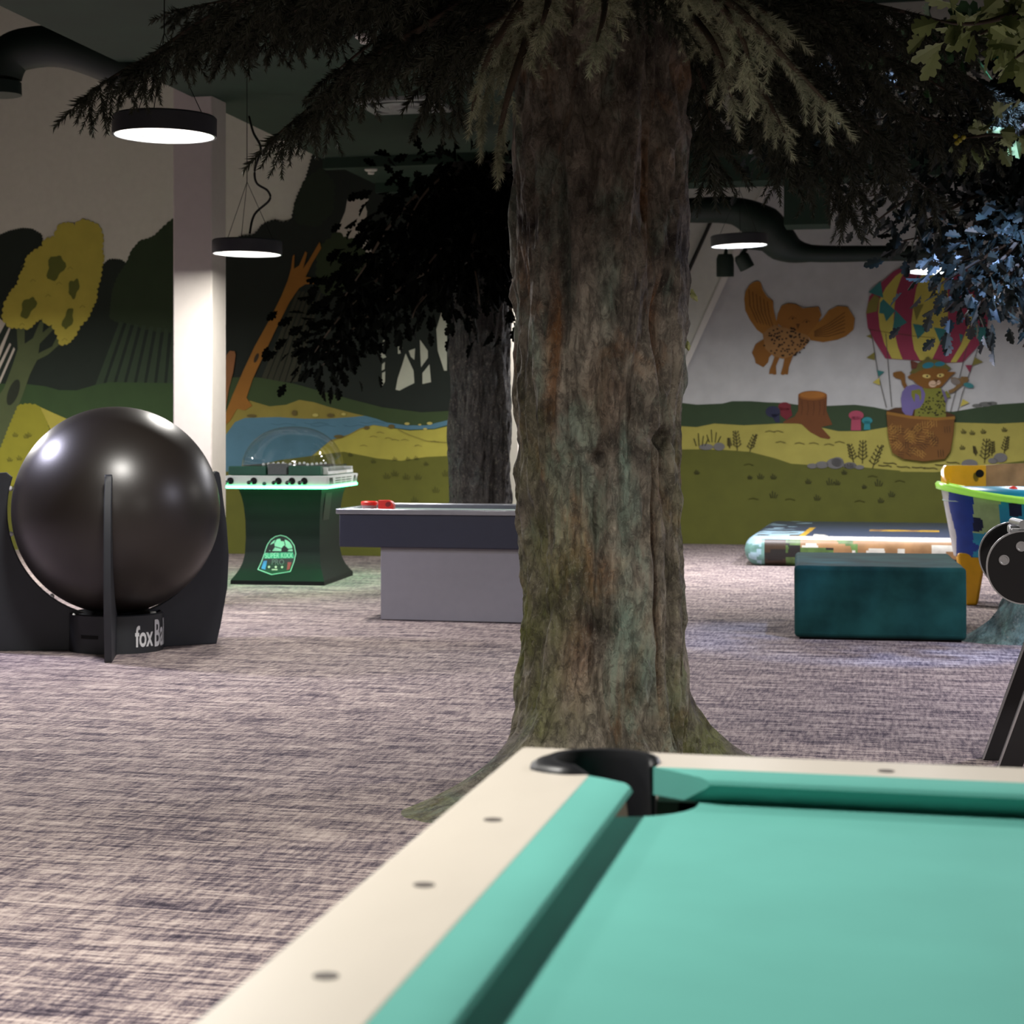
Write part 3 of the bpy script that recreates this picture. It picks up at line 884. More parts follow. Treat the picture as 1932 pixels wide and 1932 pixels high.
for sgn in (0, 1):
    fx = (lambda x: x) if not sgn else (lambda x: W - x)
    bm = NB()
    # moulded rim: a horseshoe that widens at its tip
    secs = []
    for i in range(41):
        a = 18 + (262 - 18) * i / 40
        k = i / 40
        tip = min(1, min(k, 1 - k) / .07)
        leaf = max(0, 1 - abs(a - 212) / 42)
        ro_, ri = .103 + .022 * leaf, .074
        c_, s_ = math.cos(math.radians(a)), math.sin(math.radians(a))
        zt = .8015 + .0125 * tip
        sec = []
        for rr, z in ((ri + .004, .70), (ri, .795), (ri + .004, zt - .002), (ri + .012, zt), (ro_ - .012, zt - .002), (ro_ - .003, zt - .007), (ro_, .7985), (ro_ - .01, .799), (ri + .012, .79)):
            if rr > .09 and tip < 1:
                rr = .09 + (rr - .09) * tip
            sec.append(Vector((fx(pc[0] + rr * c_), pc[1] + rr * s_, z)))
        secs.append(sec)
    rings(bm, secs)
    pk = obj('pocket', bm, M_RUB, t, smooth=50)
    bm = NB()
    lathe(bm, [(.142, .753), (.14, .742), (.13, .60), (.001, .58)], 40, c=(fx(.183), -.182), caps=False)
    lathe(bm, [(.083, .796), (.083, .70)], 40, c=(fx(pc[0]), pc[1]), caps=False, a0=math.radians(10) if not sgn else math.radians(-90), a1=math.radians(270) if not sgn else math.radians(170))
    obj('liner', bm, M_HOLE, pk, smooth=True)
bm = NB()
box(bm, (.04, -L + .04, .42), (.075, -.04, .744))
box(bm, (W - .075, -L + .04, .42), (W - .04, -.04, .744))
box(bm, (.075, -.075, .42), (W - .075, -.04, .744))
box(bm, (.075, -L + .04, .42), (W - .075, -L + .075, .744))
obj('apron', bm, M_APRON, t)
for x in (.08, W - .23):
    for y in (-.24, -L + .09):
        bm = NB()
        rings(bm, [[(x + a * .15, y + b * .15, .5) for a, b in ((0, 0), (1, 0), (1, 1), (0, 1))], [(x + .02 + a * .11, y + .02 + b * .11, 0) for a, b in ((0, 0), (1, 0), (1, 1), (0, 1))]])
        obj('leg', bm, M_APRON, t, bevel=.006)

# ------------------------------------------------------------------ big black ball on its stand
bx, bd = (219.5 - CX) * 11.68 / F, 11.68
BZ, BR = .853, .632
t = thing('ball_game', 'big black ball held by dark fins on a round base by the white column', 'ball game', (bx, bd, 0), 0)
M_BALL = bpy.data.materials.new('black_satin_plastic')
M_BALL = mat('black_satin_ball', '#231e1b', .36, var=.06, scale=2, spec=.62, bump=.015, bscale=70)
M_FIN = mat('anthracite_board', '#23262c', .55, var=.06)
M_FIN2 = mat('anthracite_ring', '#26292d', .5, var=.06)
M_LET = mat('white_lettering', '#d9dadb', .6, var=.02)
bm = NB()
bmesh.ops.create_uvsphere(bm, u_segments=128, v_segments=64, radius=BR)
bmesh.ops.translate(bm, vec=(0, 0, BZ), verts=bm.verts)
ball = obj('ball', bm, M_BALL, t, smooth=True)
bm = NB()
lathe(bm, [(.245, .19), (.272, .232), (.284, .225), (.286, .0), (.2, .0)], 72, caps=False)
rg = obj('base_ring', bm, M_FIN2, t, smooth=40)
bm = NB()
for s_ in ((-.30, .02, -.295),):
    pass
def cyl(a_deg, z, r=.2875):
    a = math.radians(a_deg)
    return Vector((r * math.sin(a), -r * math.cos(a), z))
def band(bm, a0, a1, z0, z1, r, n=12):
    for i in range(n):
        p, q = a0 + (a1 - a0) * i / n, a0 + (a1 - a0) * (i + 1) / n
        bm.faces.new([bm.verts.new(cyl(x, z, r)) for x, z in ((p, z0), (q, z0), (q, z1), (p, z1))])
band(bm, -38, -13, .09, .112, .2872)
obj('handle_slot', bm, M_HOLE, rg)
bm = NB()
xo = -3
add_text(bm, 'fox', lambda a, b: cyl(48 + xo + math.degrees(a / .2885), .102 + b, .2882), width=.135, height=.13, bold=.02)
add_text(bm, 'Ball', lambda a, b: cyl(81 + xo + math.degrees(a / .2885), .112 + b, .2882), width=.165, height=.165, bold=.02)
obj('lettering', bm, M_LET, rg)
def fin(angle, foot=.66, th=.042, wide=0.):
    ca, sa = math.cos(math.radians(angle)), math.sin(math.radians(angle))
    inner = []
    r = BR + .024
    for i in range(25):
        z = .225 + (1.055 - .225) * i / 24
        inner.append((math.sqrt(max(r * r - (z - BZ) ** 2, .0)), z))
    outer = [(foot + wide, 0.0), (foot + .03 + wide, .12), (foot + .075 + wide, .35), (foot + .085 + wide, .55), (foot + .07 + wide, .75), (foot + .045 + wide, .92), (.69 + wide, 1.04), (.68 + wide, 1.075), (.66, 1.085)]
    pts = [(.27, .0)] + outer + inner[::-1] + [(.27, .22)]
    bm = NB()
    prism(bm, pts, -th / 2, th / 2, lambda rho, z, d: Vector((rho * ca - d * sa, rho * sa + d * ca, z)))
    f = obj('fin', bm, M_FIN, t, bevel=.004)
    for i in (3, 14, 22):
        rho, z = inner[i]
        bm = NB()
        bmesh.ops.create_icosphere(bm, subdivisions=2, radius=.016)
        bmesh.ops.translate(bm, vec=((rho - .006) * ca, (rho - .006) * sa, z), verts=bm.verts)
        obj('pad', bm, M_LET, f, smooth=True)
for a in (-85, 30, 187):
    fin(a, .70 if a == -85 else .66, wide=.14 if a == 187 else 0.)

# ------------------------------------------------------------------ dome football table
kc = on_z(612, 1105, 0)
KA = math.radians(10)
ku, kv = Vector((math.cos(KA), -math.sin(KA), 0)), Vector((math.sin(KA), math.cos(KA), 0))
kp = kc - ku * .42 + kv * .60
t = thing('bubble_football_table', 'black dome football game glowing green around its edge, behind the white column', 'arcade table', (kp.x, kp.y, 0), -KA)
M_KB = mat('cabinet_black', '#121615', .6, var=.08, spec=.2)
M_KW = mat('panel_white', '#cfd3d0', .5, var=.03)
M_KG = mat('dark_green_plastic', '#0f4a34', .45)
M_LED = mat('green_led', '#30ff9a', .5, emit=15, ecol='#48f592', var=.01)
M_CHROME = mat('bright_metal', '#d2d4d6', .22, metal=1, var=.03)
M_DOME = glass_mat('clear_dome')
secs = [(0, .42, -.60, .60), (.035, .42, -.60, .60), (.075, .395, -.545, .55), (.12, .372, -.49, .50), (.18, .350, -.45, .45), (.26, .338, -.42, .43), (.40, .334, -.405, .415), (.55, .336, -.41, .42), (.68, .346, -.43, .44), (.77, .36, -.46, .47), (.83, .375, -.50, .50)]
def yf(z):
    return np.interp(z, [s[0] for s in secs], [s[2] for s in secs])
def kw(z):
    return np.interp(z, [s[0] for s in secs], [s[1] for s in secs])
zz = [0, .035] + list(np.linspace(.05, .83, 34))
bm = NB()
rings(bm, [[(-kw(z), yf(z), z), (kw(z), yf(z), z), (kw(z), -yf(z) + .005, z), (-kw(z), -yf(z) + .005, z)] for z in zz])
body = obj('cabinet', bm, M_KB, t, smooth=35)
bm = NB()
def rr(hw, hy, r, z, n=6):
    o = []
    for cx_, cy_, a in ((hw - r, hy - r, 0), (-hw + r, hy - r, 90), (-hw + r, -hy + r, 180), (hw - r, -hy + r, 270)):
        o += [(x, y, z) for x, y in arc(cx_, cy_, r, a, a + 90, n)]
    return o
rings(bm, [rr(.455, .625, .02, .862), rr(.465, .635, .02, .945), rr(.455, .625, .03, .95)])
pan = obj('control_panel', bm, M_KW, t, smooth=35)
bm = NB()
rings(bm, [rr(.45, .62, .02, .838), rr(.462, .632, .02, .842), rr(.462, .632, .02, .860), rr(.45, .62, .02, .862)])
obj('light_strip', bm, M_LED, t)
# rods with black grips coming out of the front panel
for i, x in enumerate((-.40, -.25, -.05, .075, .205, .325)[:6]):
    pass
M_GRIP = mat('black_grip', '#0e1f18', .35)
for x in (-.41, -.20, .02, .14, .25):
    bm = NB()
    lathe(bm, [(.030, 0), (.030, .004), (.001, .004)], 24)
    bmesh.ops.transform(bm, matrix=Matrix.Translation((x, -.6352, .905)) @ Matrix.Rotation(math.pi / 2, 4, 'X'), verts=bm.verts)
    so = obj('rod_socket', bm, M_HOLE, pan)
    bm = NB()
    tube(bm, [(x, -.62, .905), (x - .012, -.70, .895)], .008, 8)
    ro = obj('rod', bm, M_CHROME, pan)
    bm = NB()
    lathe(bm, [(.001, -.005), (.016, 0), (.019, .03), (.017, .07), (.010, .085), (.001, .088)], 16)
    bmesh.ops.transform(bm, matrix=Matrix.Translation((x - .012, -.70, .893)) @ Matrix.Rotation(math.pi / 2, 4, 'X'), verts=bm.verts)
    obj('grip', bm, M_GRIP, ro, smooth=True)
bm = NB()
lathe(bm, [(.017, 0), (.017, .008), (.001, .01)], 18)
bmesh.ops.transform(bm, matrix=Matrix.Translation((-.105, -.6352, .88)) @ Matrix.Rotation(math.pi / 2, 4, 'X'), verts=bm.verts)
obj('button', bm, M_KG, pan)
# printed marks on the right side of the panel
M_INK = mat('printed_black', '#2a2f2d', .6)
bm = NB()
X = .4665
def side(y, z):
    return Vector((X, y, z))
def mark(pts):
    bm = NB()
    bm.faces.new([bm.verts.new(side(y, z)) for y, z in pts])
    obj('stripe', bm, M_INK, pan)
for y0 in (-.58, -.53, -.48):
    mark(((y0, .875), (y0 + .03, .875), (y0 + .01, .935), (y0 - .02, .935)))
for y0 in (.42, .47):
    mark(((y0, .875), (y0 + .025, .875), (y0 + .05, .935), (y0 + .025, .935)))
mark(((.55, .88), (.6, .88), (.59, .93)))
bm = NB()
for k in range(3):
    for y0, y1 in ((-.36, -.14), (-.10, .06), (.1, .32)):
        bm.faces.new([bm.verts.new(side(y, z)) for y, z in ((y0, .882 + k * .02), (y1, .882 + k * .02), (y1, .888 + k * .02), (y0, .888 + k * .02))])
obj('text_print', bm, M_INK, pan)
# deck: field, score boxes, grille
bm = NB()
rings(bm, [rr(.43, .60, .05, .95), rr(.43, .60, .05, .956)])
obj('playing_field', bm, M_KG, t)
for nm, lo, hi, m in (('score_box', (-.44, -.60, .956), (-.10, -.50, 1.03), M_KG), ('speaker_grille', (-.085, -.60, .956), (.085, -.52, 1.055), mat('grille_grey', '#4b504f', .6, var=.4, scale=160)), ('score_box', (.10, -.60, .956), (.385, -.50, 1.035), M_KG)):
    bm = NB()
    box(bm, lo, hi)
    obj(nm, bm, m, t, bevel=.006)
bm = NB()
for y in (-.47, .57):
    box(bm, (-.42, y, .956), (.42, y + .02, 1.015))
for x in (-.425, .405):
    box(bm, (x, -.47, .956), (x + .02, .59, .985))
obj('rink_board', bm, M_KW, t, bevel=.004)
for y in (-.3, -.12, .06, .24, .42):
    bm = NB()
    tube(bm, [(-.40, y, 1.03), (.40, y, 1.03)], .007, 8)
    r_ = obj('player_rod', bm, M_CHROME, t)
    for x in (-.2, 0, .2):
        bm = NB()
        rings(bm, [[(x + a, y + b, z) for a, b in ((-.012, -.006), (.012, -.006), (.012, .006), (-.012, .006))] for z in (.97, 1.03)])
        lathe(bm, [(.001, 1.03), (.012, 1.035), (.012, 1.05), (.001, 1.056)], 8, c=(x, y))
        obj('player_figure', bm, M_KW, r_)
# dome
prof = []
for i in range(15):
    a = math.pi / 2 * i / 14
    prof.append((math.cos(a) ** .9, math.sin(a)))
bm = NB()
secs2 = []
for q, h in prof:
    q = max(q, .004)
    ring = []
    for k in range(48):
        a = 2 * math.pi * k / 48
        c_, s_ = math.cos(a), math.sin(a)
        e = .72
        ring.append((.43 * q * math.copysign(abs(c_) ** e, c_), .56 * q * math.copysign(abs(s_) ** e, s_), 1.005 + .375 * h))
    secs2.append(ring)
flange = [[(x * k, y * k, z) for x, y, _ in secs2[0]] for k, z in ((1.055, .957), (1.055, .99), (1.0, 1.0))]
rings(bm, flange + secs2, cap0=False, cap1=True)
obj('dome', bm, M_DOME, t, smooth=True)
# emblem on the lower front of the cabinet
M_MINT = mat('emblem_mint', '#9fd8bf', .5)
M_BLU, M_REDM, M_DK = mat('emblem_blue', '#3f86c8', .5), mat('emblem_red', '#a02b3a', .5), mat('emblem_dark', '#0d1412', .5)
M_GRY = mat('emblem_grey', '#5d6b66', .5)
M_PALEM = mat('emblem_cream', '#c8cbb4', .5)
em_mats = [M_MINT, M_DK, M_BLU, M_REDM, M_GRY, M_PALEM, mat('emblem_band', '#2c9a76', .5)]
kk = crop(420, 940, 6.9)
bm = NB()
ex0, ey0, esc = 715, 770, .335 / 490      # emblem centre and size in the close-up
def em(layer):
    def f(px, py):
        x = (px - ex0) * esc - .03
        z = .245 - (py - ey0) * esc * 1.02
        x += (z - .25) * -.04
        return Vector((x, yf(z) - .002 - .0008 * layer, z))
    return f
def ep(pts, mi, layer):
    f = em(layer)
    dense = []
    n = len(pts)
    for i in range(n):
        a, b = Vector(pts[i]), Vector(pts[(i + 1) % n])
        k = max(1, int((b - a).length / 40))
        dense += [tuple(a + (b - a) * j / k) for j in range(k)]
    # cut into horizontal strips so that the print follows the curved front
    ys = [p[1] for p in dense]
    tmp = NB()
    vs = [tmp.verts.new((p[0], p[1], 0)) for p in dense]
    tmp.faces.new(vs)
    bmesh.ops.triangulate(tmp, faces=tmp.faces)
    y = min(ys) + 22
    while y < max(ys):
        bmesh.ops.bisect_plane(tmp, geom=tmp.verts[:] + tmp.edges[:] + tmp.faces[:], plane_co=(0, y, 0), plane_no=(0, 1, 0))
        y += 22
    mp = {v: bm.verts.new(f(v.co.x, v.co.y)) for v in tmp.verts}
    for fc_ in tmp.faces:
        q = bm.faces.new([mp[v] for v in fc_.verts])
        q.material_index = mi
    tmp.free()
shield = [(540, 690), (565, 630), (610, 570), (670, 530), (745, 512), (820, 530), (880, 575), (925, 640), (945, 740), (930, 830), (890, 965), (650, 1003), (450, 945), (490, 840)]
cxs, cys = 715, 770
ep(shield, 0, 0)
ep([(cxs + (x - cxs) * .95, cys + (y - cys) * .965) for x, y in shield], 1, 1)
ep(ell(745, 690, 155, 130, n=28)[14:] + [(900, 715), (590, 715)], 0, 2)
for s_ in ([(600, 640), (660, 610), (665, 670), (625, 720), (580, 700)], [(790, 640), (850, 690), (830, 718), (750, 718), (750, 680)], [(740, 560), (800, 560), (795, 590), (745, 590)]):
    ep(s_, 1, 3)
for a_, b_ in (((665, 660), (745, 680)), ((790, 590), (805, 645)), ((845, 690), (900, 680)), ((690, 560), (660, 610))):
    d_ = (Vector(b_) - Vector(a_)).normalized()
    n_ = Vector((-d_.y, d_.x)) * 5
    ep([tuple(Vector(a_) + n_), tuple(Vector(b_) + n_), tuple(Vector(b_) - n_), tuple(Vector(a_) - n_)], 1, 3)
ep([(530, 740), (905, 725), (920, 800), (525, 810)], 6, 4)
add_text(bm, 'SUPER KIXX', lambda a, b: em(5)(720 + a, 768 - b - a * .02), width=365, height=66, mi=0)
add_text(bm, 'PRO', lambda a, b: em(5)(712 + a, 850 - b), width=160, height=66, mi=4)
ep([(520, 840), (565, 835), (555, 945), (500, 930)], 2, 4)
ep([(840, 850), (890, 850), (875, 935), (838, 945)], 3, 4)
for x in (600, 690, 772):
    ep(ell(x, 910, 15, 14, n=10), 5, 4)
ep([(640, 935), (715, 935), (715, 948), (640, 948)], 5, 4)
obj('emblem', bm, em_mats, body, recalc=False)
# small blue badge on the right side
bm = NB()
X2 = lambda z: kw(z) + .002
def sb(y, z, l=0):
    return Vector((X2(z) + .0015 * l, y, z))
bm.faces.new([bm.verts.new(sb(y, z)) for y, z in ((-.30, .55), (-.05, .55), (-.05, .79), (-.30, .79))]).material_index = 1
bm.faces.new([bm.verts.new(sb(y, z, 1)) for y, z in ((-.24, .585), (-.10, .585), (-.10, .66), (-.16, .74), (-.24, .66))]).material_index = 2
bm.faces.new([bm.verts.new(sb(y, z, 2)) for y, z in ((-.20, .62), (-.14, .62), (-.14, .66), (-.17, .69), (-.20, .66))]).material_index = 0
obj('badge', bm, em_mats[:3], body, recalc=False)

# ------------------------------------------------------------------ air hockey table
hb = on_z(718, 1170, 0)
t = thing('air_hockey_table', 'dark grey air hockey table on a plain grey pedestal beside the thick tree trunk', 'air hockey table', (hb.x, hb.y, 0), -AX)
M_HB = mat('pedestal_grey', '#86848a', .55, var=.03)
M_HS = mat('dark_blue_grey_side', '#26293a', .5, var=.05)
M_HT = mat('aluminium_edge', '#b9bcc4', .28, metal=.85, var=.03)
M_HF = mat('table_white_top', '#b9cfc6', .25, var=.02)
M_HD = mat('charcoal_rail', '#4a4b55', .4)
bm = NB()
box(bm, (0, 0, .004), (1.36, .74, .52))
obj('pedestal', bm, M_HB, t, bevel=.006)
bm = NB()
box(bm, (.01, .008, 0), (1.35, .73, .012))
obj('plinth', bm, M_HOLE, t)
HX0, HX1, HY0, HY1 = -.315, 1.675, -.05, .80
bm = NB()
box(bm, (HX0 + .02, HY0 + .015, .515), (HX1 - .02, HY1 - .015, .752))
obj('skirt', bm, M_HS, t, bevel=.008)
bm = NB()
for lo, hi in (((HX0, HY0, .750), (HX1, HY0 + .05, .787)), ((HX0, HY1 - .05, .750), (HX1, HY1, .800)), ((HX0, HY0 + .05, .750), (HX0 + .05, HY1 - .05, .787)), ((HX1 - .05, HY0 + .05, .750), (HX1, HY1 - .05, .787))):
    box(bm, lo, hi)
obj('rim', bm, M_HT, t, bevel=.005)
bm = NB()
box(bm, (HX0 + .05, HY1 - .12, .765), (HX1 - .05, HY1 - .05, .795))
obj('inner_rail', bm, M_HD, t, bevel=.004)
bm = NB()
box(bm, (HX0 + .05, HY0 + .05, .745), (HX1 - .05, HY1 - .05, .766))
obj('playing_surface', bm, M_HF, t)
# red strikers lying on its near corner
M_RED = mat('red_plastic', '#d8342c', .4, var=.03)
M_REDD = mat('red_plastic_dark', '#7a1414', .6)
M_FELT = mat('pale_felt', '#a08888', .8)
w = lambda x, y, z: Vector((hb.x, hb.y, 0)) + U * x + V * y + Vector((0, 0, z))
q = w(-.09, .03, .7872)
s1 = thing('striker', 'flat red striker on a pale felt foot on the air hockey table', 'striker', q, -AX + .2, 'strikers')
bm = NB()
lathe(bm, [(.001, 0), (.05, 0), (.053, .004), (.053, .022), (.05, .024), (.001, .024)], 28)
obj('felt_foot', bm, M_FELT, s1, smooth=40)
bm = NB()
lathe(bm, [(.001, .024), (.056, .024), (.060, .029), (.060, .046), (.054, .052), (.04, .050), (.001, .047)], 28)
obj('head', bm, M_RED, s1, smooth=40)
q = w(.045, .0, .7872)
s2 = thing('striker', 'rounded red striker with a dark hollow, nearer the trunk on the air hockey table', 'striker', q, -AX, 'strikers')
bm = NB()
prism(bm, [(-.055, 0), (.055, 0), (.055, .015)] + arc(.012, .016, .045, 0, 90, 10) + [(-.055, .061)], -.03, .03, lambda a, b, d: Vector((a, d, b)))
obj('grip', bm, M_RED, s2, bevel=.005)
bm = NB()
lathe(bm, [(.017, 0), (.017, .002), (.001, .002)], 20, sx=1.2)
bmesh.ops.transform(bm, matrix=Matrix.Translation((.018, -.0302, .033)) @ Matrix.Rotation(-.5, 4, 'Y') @ Matrix.Rotation(math.pi / 2, 4, 'X'), verts=bm.verts)
obj('hollow', bm, M_REDD, s2)

# ------------------------------------------------------------------ printed mat by the wall
def painted_loft(name, parent, secs, colors, fn, smooth=True, caps=True):
    """loft whose faces take one of the colours by fn(centre)"""
    bm = NB()
    rings(bm, secs, caps, caps)
    bm.faces.ensure_lookup_table()
    for f in bm.faces:
        f.material_index = fn(f.calc_center_median())
    return obj(name, bm, colors, parent, smooth=smooth)
mo = on_z(1432, 1068, 0)
t = thing('play_mattress', 'low printed play mattress with rounded ends lying along the balloon wall', 'mattress', (mo.x, mo.y, 0), -AX)
MW, MD, MH = 2.45, 3.25, .305
def rprof(ins):
    r = .135
    o = []
    for cy_, cz_, a in ((r + ins, r, 180), (MD - r - ins, r, 270), (MD - r - ins, MH - r, 0), (r + ins, MH - r, 90)):
        o += [(cy_ + (r - ins * .3) * math.cos(math.radians(a + 90 * i / 10)), cz_ + (r - ins * .25) * math.sin(math.radians(a + 90 * i / 10))) for i in range(11)]
    dense = []
    for i in range(len(o)):
        p, q = Vector(o[i]), Vector(o[(i + 1) % len(o)])
        k = max(1, int((q - p).length / .022))
        dense += [p + (q - p) * j / k for j in range(k)]
    return dense
base = rprof(0)
cyz = Vector((MD / 2, MH / 2))
secs = []
xs = [-.150 * math.cos(math.radians(a)) for a in range(0, 90, 9)] + list(np.linspace(0, MW, 330)) + [MW + .15 * math.sin(math.radians(a)) for a in range(9, 91, 9)]
for x in xs:
    k = 0 if 0 <= x <= MW else min(1, (abs(x if x < 0 else x - MW)) / .150)
    sh = 1 - math.sqrt(max(0, 1 - k * k))
    ring = []
    for p in base:
        dy, dz = p.x - cyz.x, p.y - cyz.y
        ring.append(Vector((x, cyz.x + math.copysign(max(0, abs(dy) - .14 * sh), dy), max(.002, cyz.y + dz * (1 - .85 * sh)))))
    secs.append(ring)
MC = [mat('print_navy', '#3a4660', .3), mat('print_sky', '#9fbfcf', .35), mat('print_brown', '#3b2c20', .4), mat('print_leaf', '#4f6b38', .4, var=.5, scale=9),
      mat('print_tan', '#94714c', .4, var=.25, scale=6), mat('print_white', '#cbcac0', .35), mat('print_yellow', '#c79f3c', .35), mat('print_dark', '#1e1d1c', .4), mat('print_teal', '#6d9a94', .4, var=.3, scale=8)]
def mcol(c):
    x, y, z = c
    nz = noise.noise(Vector((x * 5, y * 5, z * 9)))
    n2 = noise.noise(Vector((x * 3 + 9, y * 3, z * 14)))
    if z > MH - .03 and y > .10:
        if abs(x - .42 - (y - .1) * .02) < .03 and y < 1.7:
            return 6
        if x < .40:
            return (1 if y < .9 else 0) if nz < .25 else (2 if y < .9 else 1)
        if 1.05 < x < 1.75 and abs(y - 1.25) < .16:
            return 6 if nz > -.2 else 4
        if .52 < x < .66 and y < .35:
            return 5 if nz > 0 else 0
        return 0
    if x < .02:
        return 1 if (z > .12 or nz > 0) and n2 < .2 else 8
    if z > MH - .045 and y < .16:
        return 5 if x > .3 else 1
    if x < .05:
        return 8
    if x < .26:
        return 2 if n2 > -.25 else 7
    if x < .40:
        return 3 if nz > .0 or z < .1 else 7
    if x < .72:
        return (4 if nz > -.2 else 5) if z > .19 + .05 * n2 else (3 if nz < .3 else 7)
    if x < .95:
        return 4 if nz > -.02 else (5 if n2 > .3 else (7 if z < .12 else 3))
    if z < .09:
        return 7
    if 1.02 < x < 1.4 and .13 < z < .2:
        return 5 if nz > -.05 else 4
    if 1.65 < x < 2.0 and .13 < z < .23:
        return 5 if n2 > -.12 else 4
    return 4
painted_loft('cover', t, secs, MC, mcol)

# ------------------------------------------------------------------ teal ottoman
oo = on_z(1499, 1206, 0)
OA = math.radians(11.5)
t = thing('ottoman', 'large blocky teal velvet ottoman on the carpet', 'ottoman', (oo.x, oo.y, 0), -OA)
M_VEL = mat('teal_velvet', '#1b4442', .85, var=.5, scale=3.4, spec=.08, bump=.05, bscale=200)
M_VEL.node_tree.nodes['Principled BSDF'].inputs['Sheen Weight'].default_value = .05
bm = NB()
box(bm, (0, 0, .012), (1.065, 1.45, .473))
bmesh.ops.subdivide_edges(bm, edges=bm.edges[:], cuts=12, use_grid_fill=True)
for v in bm.verts:
    v.co += .004 * noise.noise_vector(v.co * 3.2)
    v.co.z = max(v.co.z, .008)
obj('cushion_block', bm, M_VEL, t, bevel=.028, seg=4)
bm = NB()
box(bm, (.03, .03, 0), (1.035, 1.42, .02))
obj('base_board', bm, M_HOLE, t)

# ------------------------------------------------------------------ children's tub-shaped air hockey table
KD = 14.9
tip = P(1768, 912, KD)
kcx = tip + U * .78
t = thing('kids_hockey_table', 'blue and yellow tub-shaped air hockey table for children behind the teal ottoman', 'air hockey table', (kcx.x, kcx.y, 0), -AX)
def sel(a, hx, hy, e=.62):
    c_, s_ = math.cos(a), math.sin(a)
    return hx * math.copysign(abs(c_) ** e, c_), hy * math.copysign(abs(s_) ** e, s_)
NS = 264
def zr(x):
    return .80 + .115 * (abs(x) / .78) ** 1.5
TC = [mat('tub_blue', '#1d3f9a', .3), mat('tub_white', '#c9c8cc', .3), mat('tub_cyan', '#2a9ac0', .3, var=.2, scale=5), mat('tub_green', '#a9c28a', .3), mat('tub_pink', '#c03a62', .3), mat('tub_navy', '#141f44', .3)]
secs = []
for k in range(46):
    f = k / 45
    hx, hy = .655 + .1 * f, .30 + .10 * f
    secs.append([(*sel(2 * math.pi * i / NS, hx, hy), .37 + (zr(sel(2 * math.pi * i / NS, .78, .42)[0]) - .37) * f) for i in range(NS)])
def tcol(c):
    x, y, z = c
    n = noise.noise(Vector((x * 7, y * 3, z * 8)))
    if x < -.70 or (x < -.64 and y > -.2):
        return 1
    if x < -.52:
        return 0
    if z < .56:
        return 2 if n > -.2 else 0
    if x < -.33:
        return 3 if n > -.2 else 5
    return 4 if n > .22 else (2 if n > -.12 else 5)
painted_loft('tub', t, secs, TC, tcol, smooth=True)
M_RIMG = mat('lime_rim', '#b9f06a', .25, emit=.35, ecol='#8fe04a', var=.15, scale=6)  # lime plastic with a faint added glow instead of translucency
bm = NB()
R_ = []
for i in range(NS):
    x, y = sel(2 * math.pi * i / NS, .78, .42)
    z = zr(x)
    nx, ny = x / .78, y / .42
    R_.append([(x * .93, y * .9, z + .022), (x * 1.0, y * 1.0, z + .030), (x * 1.02, y * 1.03, z + .012), (x * 1.01, y * 1.015, z - .024), (x * .95, y * .94, z - .012)])
rings(bm, R_, loop=True)
obj('rim', bm, M_RIMG, t, smooth=True)
bm = NB()
rings(bm, [[(*sel(2 * math.pi * i / NS, .74, .38), .797) for i in range(NS)], [(*sel(2 * math.pi * i / NS, .74, .38), .803) for i in range(NS)]])
obj('playing_surface', bm, M_HF, t)
M_YEL = mat('yellow_plastic', '#efae1a', .35, var=.05)
def wall_strip(a0, a1, ztop, m, name, th=.018, n=26):
    bm = NB()
    secs = []
    for i in range(n + 1):
        a = math.radians(a0 + (a1 - a0) * i / n)
        x, y = sel(a, .75, .40)
        xi, yi = sel(a, .75 - th, .40 - th)
        z0 = zr(x)
        z1 = ztop(i / n)
        secs.append([(x, y, z0), (x, y, z1), (xi, yi, z1), (xi, yi, z0)])
    rings(bm, secs)
    return obj(name, bm, m, t, smooth=30)
g = wall_strip(202, 112, lambda k: .94 + .125 * min(1, k * 2.2) - .0 * k, M_YEL, 'end_guard')
M_PRINT = mat('printed_screen', '#b58a60', .35, var=.3, scale=7)
M_PRINT.node_tree.nodes['Principled BSDF'].inputs['Alpha'].default_value = .7
wall_strip(112, 52, lambda k: 1.065 + .02 * math.sin(k * math.pi), M_PRINT, 'back_screen')
wall_strip(52, -22, lambda k: .94 + .125 * min(1, (1 - k) * 2.2), M_YEL, 'end_guard')
bm = NB()
hx, hy = sel(math.radians(117), .728, .378)
nrm = Vector((-hx / .73 * .4, -hy / .38, 0)).normalized()
lathe(bm, [(.032, 0), (.032, .003), (.001, .003)], 24)
bmesh.ops.transform(bm, matrix=Matrix.Translation((hx, hy - .012, 1.0)) @ Matrix.Rotation(math.pi / 2, 4, 'X'), verts=bm.verts)
obj('bolt_hole', bm, M_HOLE, g)
bm = NB()
tube(bm, [(-.715, -.20, .91), (-.70, -.235, .965)], .012, 10)
obj('guard_stay', bm, M_YEL, t)
for sx in (-1, 1):
    for sy in (-1, 1):
        bm = NB()
        rings(bm, [[(sx * (.53 + k * a), sy * (.17 + k2_ * b), z) for a, b in ((-1, -1), (1, -1), (1, 1), (-1, 1))] for k, k2_, z in ((.105, .07, .40), (.10, .07, .33), (.055, .05, .05), (.045, .045, .0))])
        obj('leg', bm, M_YEL, t, bevel=.02, seg=3)
bm = NB()
bmesh.ops.create_uvsphere(bm, u_segments=20, v_segments=10, radius=.055)
kq = Vector((kcx.x, kcx.y, 0)) + U * -.22 + V * -.10 + Vector((0, 0, .859))
tag(obj('striker', bm, M_RED, smooth=True), 'domed red striker inside the tub-shaped table', 'striker', 'strikers').location = kq
bm_o = bpy.data.objects['striker.002'] if 'striker.002' in bpy.data.objects else None

